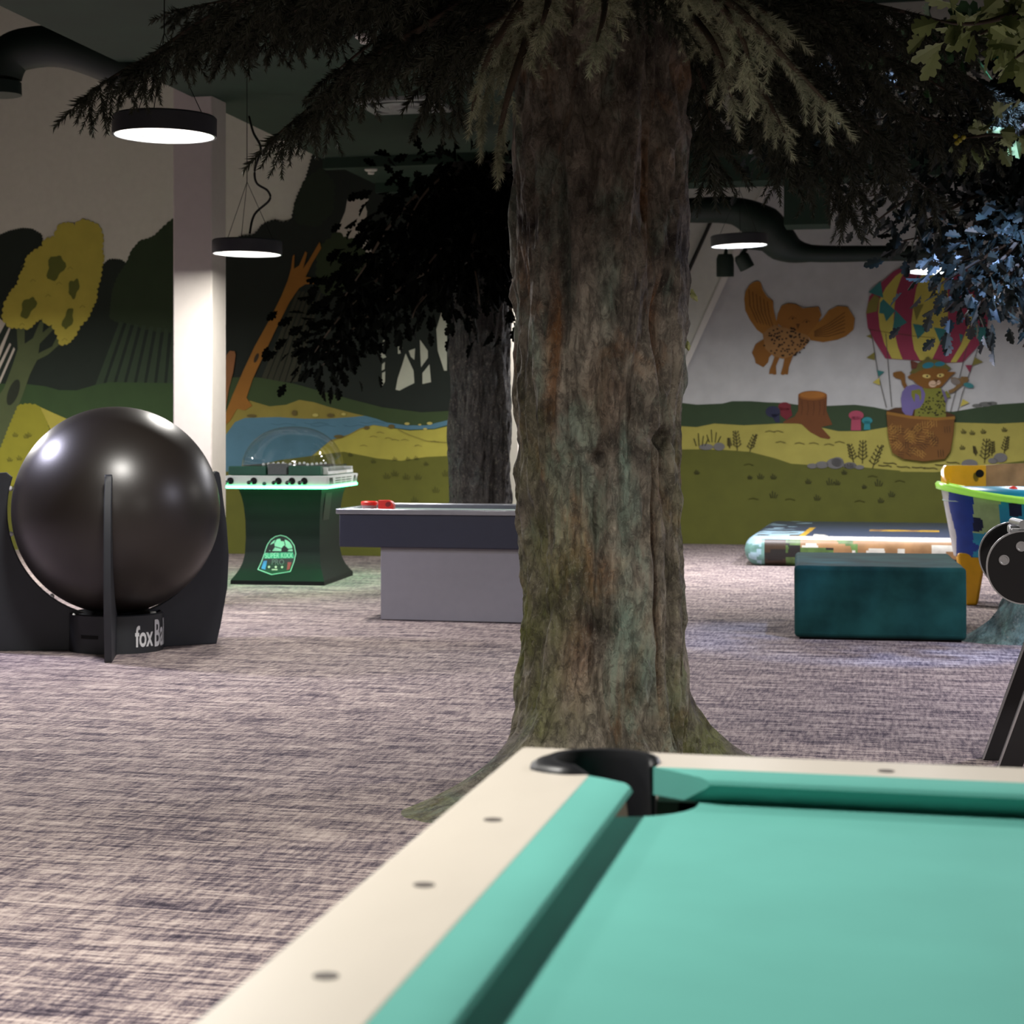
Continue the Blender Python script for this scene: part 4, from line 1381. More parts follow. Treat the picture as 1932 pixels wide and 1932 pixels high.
# ------------------------------------------------------------------ football table at the edge of the picture
fo = P(1861, 1000, 7.1)
t = thing('foosball_table', 'black football table with silver-edged rounded side panels and slanting legs', 'football table', (fo.x, fo.y, 0), -AX)
M_FB = mat('gloss_black_board', '#101012', .3, var=.05)
M_FS = mat('brushed_silver', '#c3c4c8', .3, metal=.9, var=.04)
FL, FR = 1.45, .135
def stadium(off=0, z0=.69, z1=.965):
    r = FR - off
    o = arc(FR, z0 + FR, r, 180, 270, 14) + arc(FL - FR, z0 + FR, r, 270, 360, 14) + arc(FL - FR, z1 - FR, r, 0, 90, 14) + arc(FR, z1 - FR, r, 90, 180, 14)
    return o
for y0 in (0, .70):
    bm = NB()
    prism(bm, stadium(.004), y0, y0 + .03, lambda a, b, d: Vector((a, d, b)))
    pl = obj('side_panel', bm, M_FB, t)
    bm = NB()
    o, i_ = stadium(0), stadium(.005)
    rings(bm, [[Vector((p[0], y, p[1])) for p, y in ((a, y0 - .002), (a, y0 + .032), (b, y0 + .032), (b, y0 - .002))] for a, b in zip(o, i_)], loop=True)
    obj('edge_strip', bm, M_FS, pl)
    if y0 == 0:
        for px, py in ((1892, 1056), (1922, 1030)):
            x, z = (px - 1861) * 7.1 / F / math.cos(AX), CAM_H - (py - HY) * 7.1 / F
            bm = NB()
            lathe(bm, [(.019, 0), (.019, .004), (.014, .004), (.013, .002), (.001, .002)], 24)
            bmesh.ops.transform(bm, matrix=Matrix.Translation((x, 0, z)) @ Matrix.Rotation(math.pi / 2, 4, 'X'), verts=bm.verts)
            obj('bolt', bm, M_FS, pl, smooth=40)
bm = NB()
box(bm, (.14, .03, .72), (FL - .14, .70, .86))
obj('cabinet', bm, M_FB, t)
bm = NB()
box(bm, (.17, .032, .858), (FL - .17, .698, .868))
obj('playing_field', bm, M_CLOTH, t)
bm = NB()
box(bm, (.085, .031, .945), (FL - .085, .22, .978))
obj('top_rail', bm, M_FS, t, bevel=.008)
bm = NB()
box(bm, (.16, .63, .945), (FL - .10, .70, .972))
obj('top_rail', bm, M_FS, t, bevel=.008)
for x in (.135, FL - .135):
    bm = NB()
    tube(bm, [(x, .02, .985), (x, .71, .965)], .018, 14)
    obj('end_bar', bm, M_FS, t, smooth=40)
M_LEG = mat('leg_black', '#141316', .4)
for y0 in (.01, .655):
    for s_ in (0, 1):
        fx = (lambda x: x) if not s_ else (lambda x: FL - x)
        bm = NB()
        rings(bm, [[(fx(x0 + a), y0 + b, z) for a, b in ((0, 0), (.085, 0), (.085, .075), (0, .075))] for x0, z in ((.015, 0), (.265, .735))])
        lg = obj('leg', bm, M_LEG, t, bevel=.003)
        bm = NB()
        rings(bm, [[(fx(x0 + a), y0 + b, z) for a, b in ((-.003, -.002), (.004, -.002), (.004, .004), (-.003, .004))] for x0, z in ((.015, .004), (.262, .72))])
        obj('edge_strip', bm, M_FS, lg)
for k in range(4):
    x = .32 + k * .2
    bm = NB()
    tube(bm, [(x, -.12, .915), (x, .82, .915)], .008, 10)
    r_ = obj('rod', bm, M_FS, t)
# ------------------------------------------------------------------ sculpted trees
def bark_mat(name, base, dark, moss, teal, orange, mossh=1.4, bumpd=.02):
    m = bpy.data.materials.new(name)
    m.use_nodes = True
    nt = m.node_tree
    b = nt.nodes['Principled BSDF']
    b.inputs['Roughness'].default_value = .68
    b.inputs['Specular IOR Level'].default_value = .42
    tc = nt.nodes.new('ShaderNodeTexCoord')
    def tex(sc, s, det=6, dist=0., rough=.6):
        mp = nt.nodes.new('ShaderNodeMapping')
        mp.inputs['Scale'].default_value = s
        nt.links.new(tc.outputs['Object'], mp.inputs['Vector'])
        n = nt.nodes.new('ShaderNodeTexNoise')
        n.inputs['Scale'].default_value = sc
        n.inputs['Detail'].default_value = det
        n.inputs['Roughness'].default_value = rough
        n.inputs['Distortion'].default_value = dist
        nt.links.new(mp.outputs['Vector'], n.inputs['Vector'])
        return n.outputs['Fac']
    def ramp(f, p0, p1):
        r = nt.nodes.new('ShaderNodeMapRange')
        r.inputs['From Min'].default_value = p0
        r.inputs['From Max'].default_value = p1
        r.clamp = True
        nt.links.new(f, r.inputs['Value'])
        return r.outputs['Result']
    def mix(f, a, b_):
        n = nt.nodes.new('ShaderNodeMix')
        n.data_type = 'RGBA'
        nt.links.new(f, n.inputs['Factor'])
        for k, x in ((6, a), (7, b_)):
            if isinstance(x, tuple):
                n.inputs[k].default_value = (*x, 1)
            else:
                nt.links.new(x, n.inputs[k])
        return n.outputs[2]
    def mul(a, b_):
        n = nt.nodes.new('ShaderNodeMath')
        n.operation = 'MULTIPLY'
        for i, x in enumerate((a, b_)):
            if isinstance(x, float):
                n.inputs[i].default_value = x
            else:
                nt.links.new(x, n.inputs[i])
        return n.outputs[0]
    col = mix(ramp(tex(4, (1, 1, .7), dist=1.), .38, .68), rgb(base), rgb(dark))
    # painted patches
    patch = nt.nodes.new('ShaderNodeAttribute')
    patch.attribute_name = 'paint'
    sep = nt.nodes.new('ShaderNodeSeparateColor')
    nt.links.new(patch.outputs['Color'], sep.inputs['Color'])
    col = mix(mul(ramp(tex(4, (1, 1, .55), dist=.8), .57, .68), .45), col, rgb(orange))
    col = mix(mul(ramp(tex(3.4, (1.2, 1.2, .5), dist=1.2), .54, .64), .50), col, rgb(teal))
    col = mix(mul(ramp(tex(3.6, (1, 1, .6)), .38, .60), sep.outputs['Green']), col, rgb(moss))
    col = mix(sep.outputs['Red'], col, rgb(orange))
    col = mix(sep.outputs['Blue'], col, rgb(teal))
    # darker tone in the lows of the fine bump texture
    col = mix(mul(ramp(tex(26, (1, 1, .6), det=10, dist=.7, rough=.75), .53, .43), .55), col, rgb(dark))
    # pale flecks that paint highlights into the bark colour
    col = mix(mul(ramp(tex(60, (1, 1, .6), det=10, dist=1.2, rough=.75), .54, .64), .45), col, rgb('#c4bda8'))
    nt.links.new(col, b.inputs['Base Color'])
    vor = nt.nodes.new('ShaderNodeTexVoronoi')
    vor.feature = 'DISTANCE_TO_EDGE'
    mp = nt.nodes.new('ShaderNodeMapping')
    mp.inputs['Scale'].default_value = (1, 1, .42)
    wob = nt.nodes.new('ShaderNodeMix')
    wob.data_type = 'VECTOR'
    wob.inputs['Factor'].default_value = .12
    nz = nt.nodes.new('ShaderNodeTexNoise')
    nz.inputs['Scale'].default_value = 5
    nz.inputs['Detail'].default_value = 4
    nt.links.new(tc.outputs['Object'], nz.inputs['Vector'])
    nt.links.new(tc.outputs['Object'], wob.inputs[4])
    nt.links.new(nz.outputs['Color'], wob.inputs[5])
    nt.links.new(wob.outputs[1], mp.inputs['Vector'])
    nt.links.new(mp.outputs['Vector'], vor.inputs['Vector'])
    vor.inputs['Scale'].default_value = 13
    def bump(h, s, d, prev=None):
        bp = nt.nodes.new('ShaderNodeBump')
        bp.inputs['Strength'].default_value = s
        bp.inputs['Distance'].default_value = d
        nt.links.new(h, bp.inputs['Height'])
        if prev:
            nt.links.new(prev, bp.inputs['Normal'])
        return bp.outputs['Normal']
    n = bump(ramp(vor.outputs['Distance'], 0., .16), .8, bumpd * 1.3)
    n = bump(tex(26, (1, 1, .6), det=10, dist=.7, rough=.75), 1., bumpd * 1.4, n)
    nt.links.new(n, b.inputs['Normal'])
    return m

def trunk(name, parent, m, R, H, roots, n=220, nz=300, seed=0., rough=1., features=(), prof=None, zpow=1.5, paint=None):
    """a sculpted trunk: grid of radius over angle and height, with root flares, ridges, hollows"""
    verts = np.zeros((nz, n, 3))
    cols = np.zeros((nz, n, 4))
    zs = H * (np.linspace(0, 1, nz) ** zpow)
    angs = np.linspace(0, 2 * np.pi, n, endpoint=False)
    for i, z in enumerate(zs):
        base = R * (prof(z) if prof else 1)
        for j, a in enumerate(angs):
            ca, sa = math.cos(a), math.sin(a)
            r = base
            s = Vector((ca * 1.6, sa * 1.6, z * 1.5 + seed))
            r += rough * .036 * noise.noise(s * 1.3)
            r += rough * .026 * (1 - abs(noise.noise(Vector((ca * 3.2, sa * 3.2, z * 1.35 + seed + 7)))) * 2.4)
            r += rough * .019 * noise.noise(Vector((ca * 6, sa * 6, z * 4.5 + seed)) )
            r += rough * .015 * (1 - 2.5 * abs(noise.noise(Vector((ca * 9, sa * 9, z * 5.5 + seed + 3)))))
            r += rough * .008 * noise.noise(Vector((ca * 20, sa * 20, z * 12 + seed)))
            red = green = blue = 0.
            for ra, ln, wd, hz in roots:
                d = (a - ra + math.pi) % (2 * math.pi) - math.pi
                k = math.exp(-(d / wd) ** 2)
                r += ln * k * math.exp(-z / hz)
                r += .05 * k * math.exp(-z / (hz * 4))
            for fa, fz, wa, wz, dep, fr, fb in features:
                d = (a - fa + math.pi) % (2 * math.pi) - math.pi
                k = math.exp(-((d / wa) ** 2 + ((z - fz) / wz) ** 2) ** 1.5)
                r -= dep * k
                red = max(red, fr * k)
                blue = max(blue, fb * k)
            if paint:
                green = paint(a, z)
            verts[i, j] = (r * ca, r * sa, z)
            cols[i, j] = (red, green, blue, 1)
    faces = []
    for i in range(nz - 1):
        for j in range(n):
            k = (j + 1) % n
            faces.append((i * n + j, i * n + k, (i + 1) * n + k, (i + 1) * n + j))
    me = bpy.data.meshes.new(name)
    me.from_pydata(verts.reshape(-1, 3).tolist(), [], faces)
    at = me.attributes.new('paint', 'FLOAT_COLOR', 'POINT')
    at.data.foreach_set('color', cols.reshape(-1).astype(np.float32))
    return finish(name, me, m, parent, True)

# ------------------------------------------------------------------ foliage templates
def spruce_sprig(n=135, nl=.25, seed=0, w=.0095):
    """unit sprig along +X: needles all round a twig; arrays of triangles"""
    r = np.random.default_rng(seed)
    tri = []
    for k in range(n):
        t = (k + r.random()) / n
        ph = r.random() * 2 * np.pi
        l = nl * (.75 + .4 * r.random()) * (1 - .35 * t ** 4)
        ca = .55 + .25 * t
        sa = math.sqrt(1 - ca * ca)
        d = np.array([ca, sa * math.cos(ph), sa * math.sin(ph)])
        side = np.cross(d, r.normal(size=3))
        side /= np.linalg.norm(side)
        p = np.array([t, 0, -.06 * t * t])
        tri.append([p - side * w, p + side * w, p + d * l])
    for a in range(3):
        a0, a1 = a * 2.094, (a + 1) * 2.094
        q = lambda x, an, rr: np.array([x, rr * math.cos(an), rr * math.sin(an) - .06 * x * x])
        tri.append([q(0, a0, .014), q(0, a1, .014), q(1, a0, .004)])
        tri.append([q(0, a1, .014), q(1, a1, .004), q(1, a0, .004)])
    return np.array(tri)

OAK = [(0, 0), (.12, .05), (.2, .16), (.3, .12), (.36, .26), (.48, .30), (.52, .18), (.62, .26), (.76, .26), (.78, .14), (.9, .16), (1, .02)]
def oak_leaf(seed=0):
    r = np.random.default_rng(seed)
    up = [(x, y) for x, y in OAK]
    tri = []
    fold = .25 + .3 * r.random()
    curl = (r.random() - .3) * .5
    P3 = lambda x, y: np.array([x, y, fold * abs(y) - curl * x * x * .5])
    for sg in (1, -1):
        for (x0, y0), (x1, y1) in zip(up[:-1], up[1:]):
            a, b = P3(x0, sg * y0), P3(x1, sg * y1)
            c, d = P3(x0, 0), P3(x1, 0)
            tri.append([c, d, b])
            tri.append([c, b, a])
    return np.array(tri)

SPR = [spruce_sprig(seed=s) for s in range(5)]
SPR_D = [spruce_sprig(n=80, nl=.22, seed=20 + s, w=.02) for s in range(4)]
LEAVES = [oak_leaf(s) for s in range(6)]

def frame(d, up=(0, 0, 1), roll=0.):
    d = np.array(d, float)
    d /= np.linalg.norm(d)
    s = np.cross(np.array(up, float), d)
    if np.linalg.norm(s) < 1e-3:
        s = np.cross(np.array([0, 1, 0.]), d)
    s /= np.linalg.norm(s)
    u = np.cross(d, s)
    c, n = math.cos(roll), math.sin(roll)
    return np.stack([d, s * c + u * n, u * c - s * n])

class Foliage:
    def __init__(s):
        s.t = []
    def add(s, tpl, base, d, L, roll=0.):
        s.t.append(tpl @ frame(d, roll=roll) * L + np.array(base))
    def build(s, name, m, parent):
        if not s.t:
            return None
        T = np.concatenate(s.t).astype(np.float32)
        nt_ = len(T)
        me = bpy.data.meshes.new(name)
        me.vertices.add(nt_ * 3)
        me.vertices.foreach_set('co', T.reshape(-1))
        me.loops.add(nt_ * 3)
        me.loops.foreach_set('vertex_index', np.arange(nt_ * 3, dtype=np.int32))
        me.polygons.add(nt_)
        me.polygons.foreach_set('loop_start', np.arange(0, nt_ * 3, 3, dtype=np.int32))
        me.update(calc_edges=True)
        me.validate()
        return finish(name, me, m, parent)

def path_at(pts, step):
    """points and directions every step metres along a smooth path"""
    sp = [np.array(p) for p in smooth_path(pts, 8)]
    out, acc = [], 0.
    for a, b in zip(sp[:-1], sp[1:]):
        l = np.linalg.norm(b - a)
        while acc < l:
            out.append((a + (b - a) * acc / max(l, 1e-6), (b - a) / max(l, 1e-6)))
            acc += step
        acc -= l
    return out

def spruce_bough(parent, px, org, bark, needles, step=.055, L=(.13, .2), droop=.55, spread=.9, hang=.5, tpl=SPR, sub=.0, r0=.022, start=0., flat=3.):
    """px: (x, y, depth) places the bough runs through; org: the tree's base, taken off so that parts sit in its frame"""
    pts = [P(*q) - Vector(org) for q in px]
    sp = smooth_path(pts, 5)
    bm = NB()
    tube(bm, sp, np.linspace(r0, .004, len(sp)).tolist(), 6)
    b = obj('branch', bm, bark, parent, smooth=True)
    fo = Foliage()
    nodes = path_at(pts, step)
    N = len(nodes)
    for i, (p, d) in enumerate(nodes):
        k = i / max(1, N - 1)
        if k < start:
            continue
        side = np.cross(d, [0, 0, 1.])
        side /= max(1e-6, np.linalg.norm(side))
        for sg in (-1, 1):
            if rng.random() < .12:
                continue
            dd = d * (.45 + .4 * rng.random()) + sg * side * spread * (.5 + .6 * rng.random()) + np.array([0, 0, -droop * (.4 + rng.random())])
            l = (L[0] + (L[1] - L[0]) * rng.random()) * (1.15 - .35 * k)
            fo.add(tpl[rng.integers(len(tpl))], p, dd, l, rng.normal() * flat)
            if sub and rng.random() < sub:
                du = dd / np.linalg.norm(dd)
                for s2 in (-1, 1):
                    ax = np.cross(du, [0, 0, 1.])
                    fo.add(tpl[rng.integers(len(tpl))], p + du * l * .75, du * .8 + s2 * ax * .5 + np.array([0, 0, -.35]), l * .8, rng.random() * 6)
        if rng.random() < hang:
            fo.add(tpl[rng.integers(len(tpl))], p, d * .35 + rng.normal(size=3) * .25 + np.array([0, 0, -1.]), L[0] + (L[1] - L[0]) * rng.random(), rng.random() * 6)
    p, d = nodes[-1]
    fo.add(tpl[0], p, d + np.array([0, 0, -.1]), L[1])
    fo.build('needles', needles, b)
    return b

def leaf_bough(parent, px, org, bark, leaves, step=.05, L=(.09, .13), per=3, spread=.16, droop=.4, r0=.02, start=.1, hang=0.):
    pts = [P(*q) - Vector(org) for q in px]
    sp = smooth_path(pts, 5)
    bm = NB()
    tube(bm, sp, np.linspace(r0, .004, len(sp)).tolist(), 6)
    b = obj('branch', bm, bark, parent, smooth=True)
    fo = Foliage()
    nodes = path_at(pts, step)
    for i, (p, d) in enumerate(nodes):
        k = i / max(1, len(nodes) - 1)
        if k < start:
            continue
        for _ in range(per):
            off = rng.normal(size=3) * spread
            off[2] = off[2] * .8 - hang * rng.random()
            dd = d * .3 + off / max(.05, np.linalg.norm(off)) * .8 + np.array([0, 0, -droop * rng.random() * 1.5])
            fo.add(LEAVES[rng.integers(len(LEAVES))], p + off, dd, L[0] + (L[1] - L[0]) * rng.random(), rng.random() * 6)
    fo.build('leaves', leaves, b)
    return b

# ------------------------------------------------------------------ the thick spruce in the middle
tb = Vector(((1133 - CX) * 7.2 / F, 7.2, 0))
T1 = thing('spruce_tree', 'thick sculpted spruce with a mossy trunk and spreading roots behind the pool table', 'tree', tb, 0)
M_BARK = bark_mat('painted_bark', '#b8ad9c', '#3a332e', '#878b50', '#9cb5a3', '#a56c33')
M_TWIG = mat('twig_brown', '#4a3d30', .8)
M_NEEDLE = mat('lit_spruce_needles', '#a3a68a', .6, var=.3, scale=3)  # lit copy: brightness of the front boughs put into the colour
M_NEEDLE2 = mat('shaded_spruce_needles', '#43463a', .8, spec=.2, var=.3, scale=3)  # shaded copy of the same needles, dimness put into the colour
front = -math.pi / 2
def ang(px):      # angle of a point seen on the trunk's front
    s = max(-1, min(1, (px - 1133) / 148))
    return front + math.asin(s)
def zt(py, d=6.9):
    return CAM_H - (py - HY) * d / F
feats = [(ang(1243), zt(830), .20, .035, .15, .0, 0), (ang(1236), zt(905), .12, .15, .06, .8, 0), (ang(1230), zt(640), .11, .20, .075, 1., 0), (ang(1040), zt(660), .10, .26, .035, .7, 0),
         (ang(1205), zt(360), .12, .25, .04, .6, 0), (ang(1110), zt(865), .5, .03, .03, .0, 0), (ang(1165), zt(880), .08, .16, -.012, .0, .75), (ang(1180), zt(950), .06, .10, -.01, 0, .6),
         (ang(1213), zt(1120), .04, .42, .055, .5, 0), (ang(1160), zt(1150), .12, .30, -.012, 0, .45), (ang(1190), zt(1250), .16, .14, -.014, 0, .45),
         (ang(1080), zt(1250), .2, .16, .015, .3, 0), (ang(1125), zt(740), .25, .14, -.04, .2, 0), (ang(1130), zt(530), .12, .22, .02, 0, .3), (ang(1060), zt(450), .08, .3, .02, 0, .2)]
trunk('trunk', T1, M_BARK, .272, 3.7, [(math.atan2(-.62, -.68), .60, .42, .12), (math.atan2(.30, .74), .52, .28, .11), (math.atan2(-.75, .45), .30, .35, .12), (math.radians(-95), .16, .4, .12)],
      n=340, nz=440, seed=1.7, rough=.95, features=feats, prof=lambda z: 1.06 - .03 * math.sin(z * 2.1) - .03 * max(0, z - 2.2), paint=lambda a, z: min(1, max(0, (1.7 - z) / 1.1)) * (.55 + .45 * math.sin(a * 2 + 1)))
# boughs (places read off the photograph, each with its distance)
lit = [[(1150, -150, 7.0), (1280, -60, 6.2), (1400, 25, 5.9), (1490, 120, 5.8), (1572, 205, 5.75)],
       [(1160, -150, 7.0), (1250, -80, 6.3), (1340, -10, 6.0), (1400, 70, 5.9), (1415, 150, 5.9)],
       [(1200, -120, 7.0), (1290, 10, 6.6), (1350, 90, 6.4), (1385, 200, 6.4)],
       [(1240, -80, 7.0), (1340, 60, 6.6), (1430, 160, 6.5), (1480, 250, 6.4)],
       [(1130, -150, 6.9), (1140, -60, 6.2), (1140, 20, 5.9), (1125, 80, 5.8)],
       [(1060, -150, 6.9), (1045, -50, 6.3), (1030, 20, 6.1), (1018, 55, 6.1)],
       [(1080, -150, 7.1), (1000, -20, 6.8), (930, 90, 6.7), (900, 170, 6.7), (890, 210, 6.7)],
       [(1060, -100, 7.1), (1000, 60, 6.9), (965, 160, 6.8), (945, 240, 6.8), (938, 300, 6.8)],
       [(1050, -100, 7.1), (980, 40, 6.9), (925, 150, 6.9), (908, 240, 6.9)],
       [(1230, -150, 6.8), (1290, -60, 6.2), (1350, -20, 6.0), (1420, 10, 6.0), (1480, 50, 6.0)]]
for q in lit:
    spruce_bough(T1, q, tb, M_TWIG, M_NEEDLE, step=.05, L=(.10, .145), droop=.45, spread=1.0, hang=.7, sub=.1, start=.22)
dark = [[(1080, -150, 7.3), (800, -60, 8.0), (550, 20, 8.6), (350, 80, 9.0), (230, 135, 9.2), (150, 190, 9.2)],
        [(1080, -120, 7.3), (850, 20, 8.0), (690, 120, 8.3), (590, 200, 8.5), (510, 265, 8.5)],
        [(900, -100, 7.5), (600, -50, 8.0), (420, 20, 8.6), (320, 80, 9.0), (260, 125, 9.0)],
        [(1080, -100, 7.3), (900, -10, 8.0), (760, 40, 8.4), (640, 130, 8.6)],
        [(1080, -100, 7.3), (930, 40, 7.8), (850, 100, 8.0), (800, 150, 8.0)],
        [(1090, -120, 7.6), (950, -40, 8.0), (800, -20, 8.4), (600, 10, 9.0), (450, 40, 9.4)],
        [(1050, -60, 7.2), (960, 30, 7.2), (890, 60, 7.3), (830, 90, 7.4)],
        [(1180, -150, 7.4), (1350, -40, 8.0), (1550, 40, 8.6), (1700, 120, 9.0), (1800, 180, 9.0)],
        [(1200, -120, 7.4), (1400, 60, 8.2), (1560, 180, 8.8), (1680, 290, 9.2)],
        [(1200, -80, 7.5), (1350, 120, 8.2), (1450, 240, 8.6), (1520, 320, 8.8)],
        [(1250, -80, 7.5), (1450, 130, 8.4), (1580, 260, 8.8), (1630, 380, 9.0)],
        [(1200, -100, 7.5), (1290, 60, 7.6), (1330, 170, 7.7), (1345, 270, 7.8)],
        [(1200, -100, 7.5), (1430, -20, 8.2), (1650, 10, 9.0), (1850, 60, 9.6)],
        [(1120, -150, 7.5), (1100, -60, 7.9), (1050, 10, 8.2), (1000, 60, 8.4)],
        [(1120, -150, 6.85), (1200, -60, 6.4), (1240, -10, 6.3), (1260, 20, 6.3)],
        [(1250, -80, 7.6), (1500, 40, 8.8), (1700, 200, 9.4), (1850, 260, 9.8)],
        [(1250, -80, 7.6), (1500, 120, 9.0), (1680, 300, 9.8), (1780, 380, 10.0)],
        [(1250, -60, 7.6), (1400, 100, 8.3), (1500, 230, 8.8), (1560, 330, 9.0), (1600, 390, 9.1)],
        [(1200, -60, 7.5), (1280, 100, 7.9), (1330, 220, 8.1), (1345, 310, 8.2)],
        [(1250, -100, 7.6), (1550, 0, 9.0), (1780, 120, 10.0), (1920, 200, 10.4)],
        [(1220, -80, 7.6), (1360, 60, 8.3), (1440, 190, 8.7), (1490, 300, 8.9)]]
dark += [[(1080, -150, 7.5), (900, -60, 8.2), (700, -10, 8.8), (520, 50, 9.2), (400, 60, 9.4)],
         [(1080, -130, 7.5), (960, 20, 8.2), (880, 110, 8.6), (820, 190, 8.8)],
         [(1080, -150, 7.6), (850, -70, 8.4), (650, -40, 9.2), (480, -10, 9.8), (330, 20, 10.2)],
         [(1080, -150, 7.4), (900, 0, 8.1), (720, 90, 8.7), (620, 170, 9.0), (570, 230, 9.1)]]
# unseen boughs added above the picture to shade the upper trunk
dark += [[(1110, -330, 6.9), (850, -360, 5.6), (620, -370, 4.8), (430, -360, 4.45), (290, -330, 4.4)],
         [(1100, -300, 6.9), (800, -300, 5.4), (600, -300, 4.7), (450, -290, 4.5), (330, -270, 4.45)],
         [(1100, -380, 6.9), (850, -430, 5.4), (600, -440, 4.6), (420, -420, 4.4), (300, -400, 4.35)],
         [(1110, -300, 6.8), (880, -330, 5.5), (680, -340, 4.9), (560, -320, 4.7), (460, -300, 4.6)]]
for q in dark:
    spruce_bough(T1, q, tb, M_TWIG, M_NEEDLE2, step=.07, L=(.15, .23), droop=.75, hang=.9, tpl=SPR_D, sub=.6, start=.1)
# two leaf sprays beside the trunk, their lit look put into the pale colour
M_LITSPRAY = mat('lit_pale_leaf', '#c3c98a', .5, var=.15)
for q in ([(1262, 520, 7.35), (1283, 536, 7.32), (1303, 556, 7.3)], [(1260, 612, 7.35), (1280, 628, 7.32), (1292, 642, 7.3)]):
    pts = [P(*x) - tb for x in q]
    bm = NB()
    tube(bm, smooth_path(pts, 4), .004, 6)
    b = obj('leaf_spray', bm, M_TWIG, T1)
    fo = Foliage()
    for p, d in path_at(pts, .014):
        fo.add(LEAVES[rng.integers(6)], p, d + rng.normal(size=3) * .35, .045, rng.random() * 6)
    fo.build('leaves', M_LITSPRAY, b)

# ------------------------------------------------------------------ the dark tree behind the air hockey table
t2 = Vector(((906 - CX) * 16.2 / F, 16.2, 0))
T2 = thing('leafy_tree', 'slimmer grey sculpted tree with black drooping foliage behind the air hockey table', 'tree', t2, 0)
M_BARK2 = bark_mat('grey_bark', '#595551', '#2a2828', '#4d5240', '#5e6664', '#4f4842', bumpd=.03)
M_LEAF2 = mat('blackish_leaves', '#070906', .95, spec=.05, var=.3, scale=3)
trunk('trunk', T2, M_BARK2, .235, 3.6, [(-2.6, .18, .4, .25), (-.6, .12, .4, .2), (1.2, .2, .4, .2), (2.6, .2, .4, .2)], n=140, nz=150, seed=5.3, rough=.8)
b2 = [[(905, 420, 16.2), (820, 430, 16.6), (720, 520, 16.8), (640, 600, 16.9), (590, 670, 16.9)],
      [(905, 400, 16.2), (820, 350, 16.0), (740, 420, 16.0), (690, 500, 16.2), (650, 560, 16.4)],
      [(900, 470, 16.1), (830, 500, 16.5), (760, 540, 16.7), (690, 600, 16.9), (615, 665, 17.0)],
      [(895, 500, 16.1), (840, 520, 15.8), (800, 560, 15.7), (785, 580, 15.6), (778, 600, 15.6)],
      [(900, 480, 16.1), (870, 500, 15.6), (852, 520, 15.4), (850, 540, 15.4)],
      [(905, 440, 16.1), (930, 470, 15.6), (950, 520, 15.5), (962, 575, 15.5), (975, 610, 15.5)],
      [(905, 400, 16.2), (880, 330, 15.7), (840, 330, 15.3), (790, 380, 15.2), (760, 450, 15.2)],
      [(905, 380, 16.2), (940, 330, 15.8), (980, 360, 15.4), (1010, 430, 15.4)],
      [(905, 420, 16.0), (900, 430, 15.4), (890, 470, 15.2), (900, 530, 15.1), (905, 575, 15.1)],
      [(905, 420, 16.0), (860, 430, 15.4), (830, 470, 15.2), (800, 510, 15.1)],
      [(905, 420, 16.2), (780, 470, 16.8), (680, 600, 17.2), (600, 700, 17.4)],
      [(905, 400, 16.0), (930, 400, 15.5), (950, 430, 15.3), (960, 480, 15.3)]]
for q in b2:
    leaf_bough(T2, q, t2, M_TWIG, M_LEAF2, step=.07, L=(.11, .16), per=9, spread=.16, droop=.8, start=.05)

